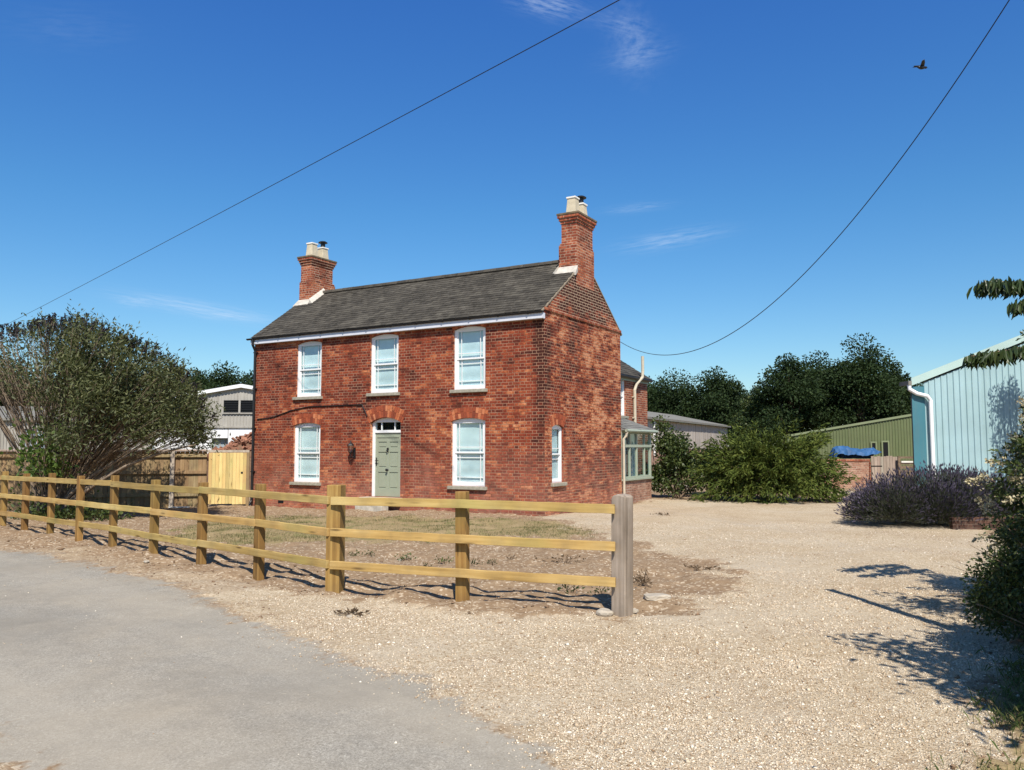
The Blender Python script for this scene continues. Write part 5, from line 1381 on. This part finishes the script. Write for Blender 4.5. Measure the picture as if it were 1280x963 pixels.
# ------------------------------------------------------------------ grass, loose stones
def sample(n, x0, x1, y0, y1, wfun):
    x = rs.uniform(x0, x1, n); y = rs.uniform(y0, y1, n); k = rs.rand(n) < wfun(x, y); return x[k], y[k]
def blades(x, y, h, w, lean=.6):
    n = len(x); z = gzf(x, y); B = np.stack([x,y,z-.004], 1); a = rs.uniform(0,2*PI,n); sd = np.stack([np.cos(a),np.sin(a),0*a],1)*w/2
    hh = (h*rs.uniform(.4,1.2,n))[:,None]; ln = np.stack([np.cos(a+1.3)*1,np.sin(a+1.3)*1,0*a],1)*rs.uniform(0,lean,n)[:,None]*hh
    V = np.stack([B-sd, B+sd, B+ln*.45+np.array([[0,0,.6]])*hh+sd*.6, B+ln+np.array([[0,0,.85]])*hh], 1).reshape(-1,3)
    return V, np.arange(n*4).reshape(n,4)
pat = lambda x, y: sst(.42,.62, vnoise(x,y,.9,41)*.6+vnoise(x,y,3.1,42)*.4)
x, y = sample(130000, -8.5, 3, 10.5, 22.5, lambda x, y: weights(x,y)[2]*(.10+.90*pat(x,y)))
tag(link('grass', np_mesh('grass', *blades(x, y, .05, .007)), M['grass']), 'short dry patchy grass between rail fence and house', 'grass', kind='stuff')
x, y = sample(70000, 2.0, 6.5, 3.0, 8.5, lambda x, y: weights(x,y)[2]*(.12+.88*sst(.35,.6, vnoise(x,y,1.6,43))))
tag(link('grass', np_mesh('grass', *blades(x, y, .075, .0035, .9)), M['grass_green']), 'tufty green grass in the bottom right corner under the dark shrub', 'grass', kind='stuff')
M['loose'] = None
t = NT('loose_stone'); i = t.island()
c = t.ramp(i, [(0,(.27,.175,.10)),(.2,(.46,.35,.235)),(.5,(.60,.49,.355)),(.8,(.69,.585,.45)),(.95,(.80,.73,.61)),(1,(.26,.21,.17))])
M['loose'] = t.out(t.bsdf(c, .85, t.bump(t.noise(t.pos(), 150, 2), .4, .002), .2))
OCT = np.array([[1,0,0],[-1,0,0],[0,1,0],[0,-1,0],[0,0,1],[0,0,-1]], float); OF = np.array([[0,2,4],[2,1,4],[1,3,4],[3,0,4],[2,0,5],[1,2,5],[3,1,5],[0,3,5]])
def stones(x, y, r0, r1):
    n = len(x); z = gzf(x, y); r = rs.uniform(r0, r1, n)*np.exp(rs.normal(0,.25,n)); a = rs.uniform(0,2*PI,n)
    V = OCT[None]+rs.normal(0,.22,(n,6,3)); V = V*(r[:,None,None])*np.stack([np.ones(n),rs.uniform(.6,1,n),rs.uniform(.4,.7,n)],1)[:,None,:]
    ca, sa = np.cos(a)[:,None], np.sin(a)[:,None]; vx, vy = V[:,:,0]*ca-V[:,:,1]*sa, V[:,:,0]*sa+V[:,:,1]*ca
    V = np.stack([vx+x[:,None], vy+y[:,None], V[:,:,2]+(z+r*.2)[:,None]], 2)
    return V.reshape(-1,3), (OF[None]+(np.arange(n)*6)[:,None,None]).reshape(-1,3)
wgf = lambda x, y: weights(x,y)[1]
SS = []
dn_ = lambda x, y: wgf(x,y)*(.35+.65*sst(.35,.65,vnoise(x,y,.9,51)*.6+vnoise(x,y,3.3,52)*.4))
x, y = sample(105000, -2, 4.6, 3.0, 6.5, dn_); SS.append(stones(x, y, .0035, .0085))
x, y = sample(2200, -2, 4.6, 3.0, 8, dn_); SS.append(stones(x, y, .009, .014))
x, y = sample(70000, -3, 6.5, 6.5, 11, dn_); SS.append(stones(x, y, .0045, .010))
x, y = sample(16000, -1, 9, 11, 18, dn_); SS.append(stones(x, y, .006, .012))
x, y = sample(16000, -6, 2.5, 3, 12, lambda x, y: weights(x,y)[0]*sst(.5,-.5,poly_sdf(x,y,GRAV))**2*sst(-.9,.1,poly_sdf(x,y,ROAD))); SS.append(stones(x, y, .003, .008))
x, y = sample(900, -9, 1.5, 3, 17, lambda x, y: weights(x,y)[0]); SS.append(stones(x, y, .004, .008))
x, y = sample(9000, -12, 3.2, 7, 20, lambda x, y: (1-sum(weights(x,y)))*.6); SS.append(stones(x, y, .004, .011))
V, Fq = cat(SS); tag(link('loose_stones', np_mesh('loose_stones', V, Fq), M['loose']), 'loose angular stones of the gravel drive and verge', 'gravel', kind='stuff')
# clods on the bare earth
t = NT('clod'); i = t.island(); M['clod'] = t.out(t.bsdf(t.ramp(i, [(0,(.12,.075,.045)),(1,(.30,.20,.13))]), .95, None, .1))
x, y = sample(9000, -12, 3, 7.3, 19.5, lambda x, y: (1-sum(weights(x,y)))*sst(2.2,.2,fence_d(x,y)))
x2, y2 = sample(6000, 2.0, 5, 3, 7, lambda x, y: weights(x,y)[2]); x, y = np.concatenate([x,x2]), np.concatenate([y,y2])
V, Fq = stones(x, y, .006, .02)
tag(link('soil_clods', np_mesh('soil_clods', V, Fq), M['clod']), 'crumbs of dry soil along the foot of the rail fence', 'soil', kind='stuff')

# ------------------------------------------------------------------ overhead wires, bird
def wire(name, label, A, B, sag, r):
    pts = [A.lerp(B, k/60)-Vector((0,0,sag*4*(k/60)*(1-k/60))) for k in range(61)]
    mb = MB().tube(pts, r, 6); tag(mb.build(name, M['black'], None, smooth=True, recalc=False), label, 'wire')
wire('overhead_wire', 'long overhead wire crossing the sky diagonally above the left chimney', at(-90,455,52), at(905,-70,11.0), .12, .009)
WB = [ (HC+HX*.03+HY*(HD-.05)+Vector((0,0,4.72))), at(1292,-48,9.5) ]
wire('service_wire', 'sagging service wire from the back corner of the house to the upper right', WB[0], WB[1], 2.0, .008)
bp = at(1152,84.5,16); bd = empty('bird', bp, .25, 'small black bird flying in the clear sky at upper right', 'bird')
mb = MB(); prof = [(-.11,.004),(-.085,.018),(-.04,.036),(0,.042),(.04,.036),(.075,.022),(.095,.026),(.115,.022),(.13,.008),(.15,.002)]
mb.tube([(a,0,.01*math.sin(a*10)) for a, _ in prof], [r for _, r in prof], 10); mb.add([(-.08,-.02,0),(-.19,-.04,-.01),(-.2,.04,-.01),(-.08,.02,0),(-.08,0,.012)], [(0,1,4),(1,2,4),(2,3,4),(3,2,1,0)])
mb.build('body', M['black'], bd, smooth=True)
for s in (-1, 1):
    mb = MB(); mb.add([(.05,s*.03,.02),(.02,s*.10,.035),(-.05,s*.17,.02),(-.09,s*.14,.01),(-.05,s*.03,.01),(.0,s*.09,.02)], [(0,1,5),(1,2,5),(2,3,5),(3,4,5),(4,0,5)])
    w_ = mb.build('wing', M['black'], bd); w_.rotation_euler.x = s*.5; m2 = w_.modifiers.new('t','SOLIDIFY'); m2.thickness = .006
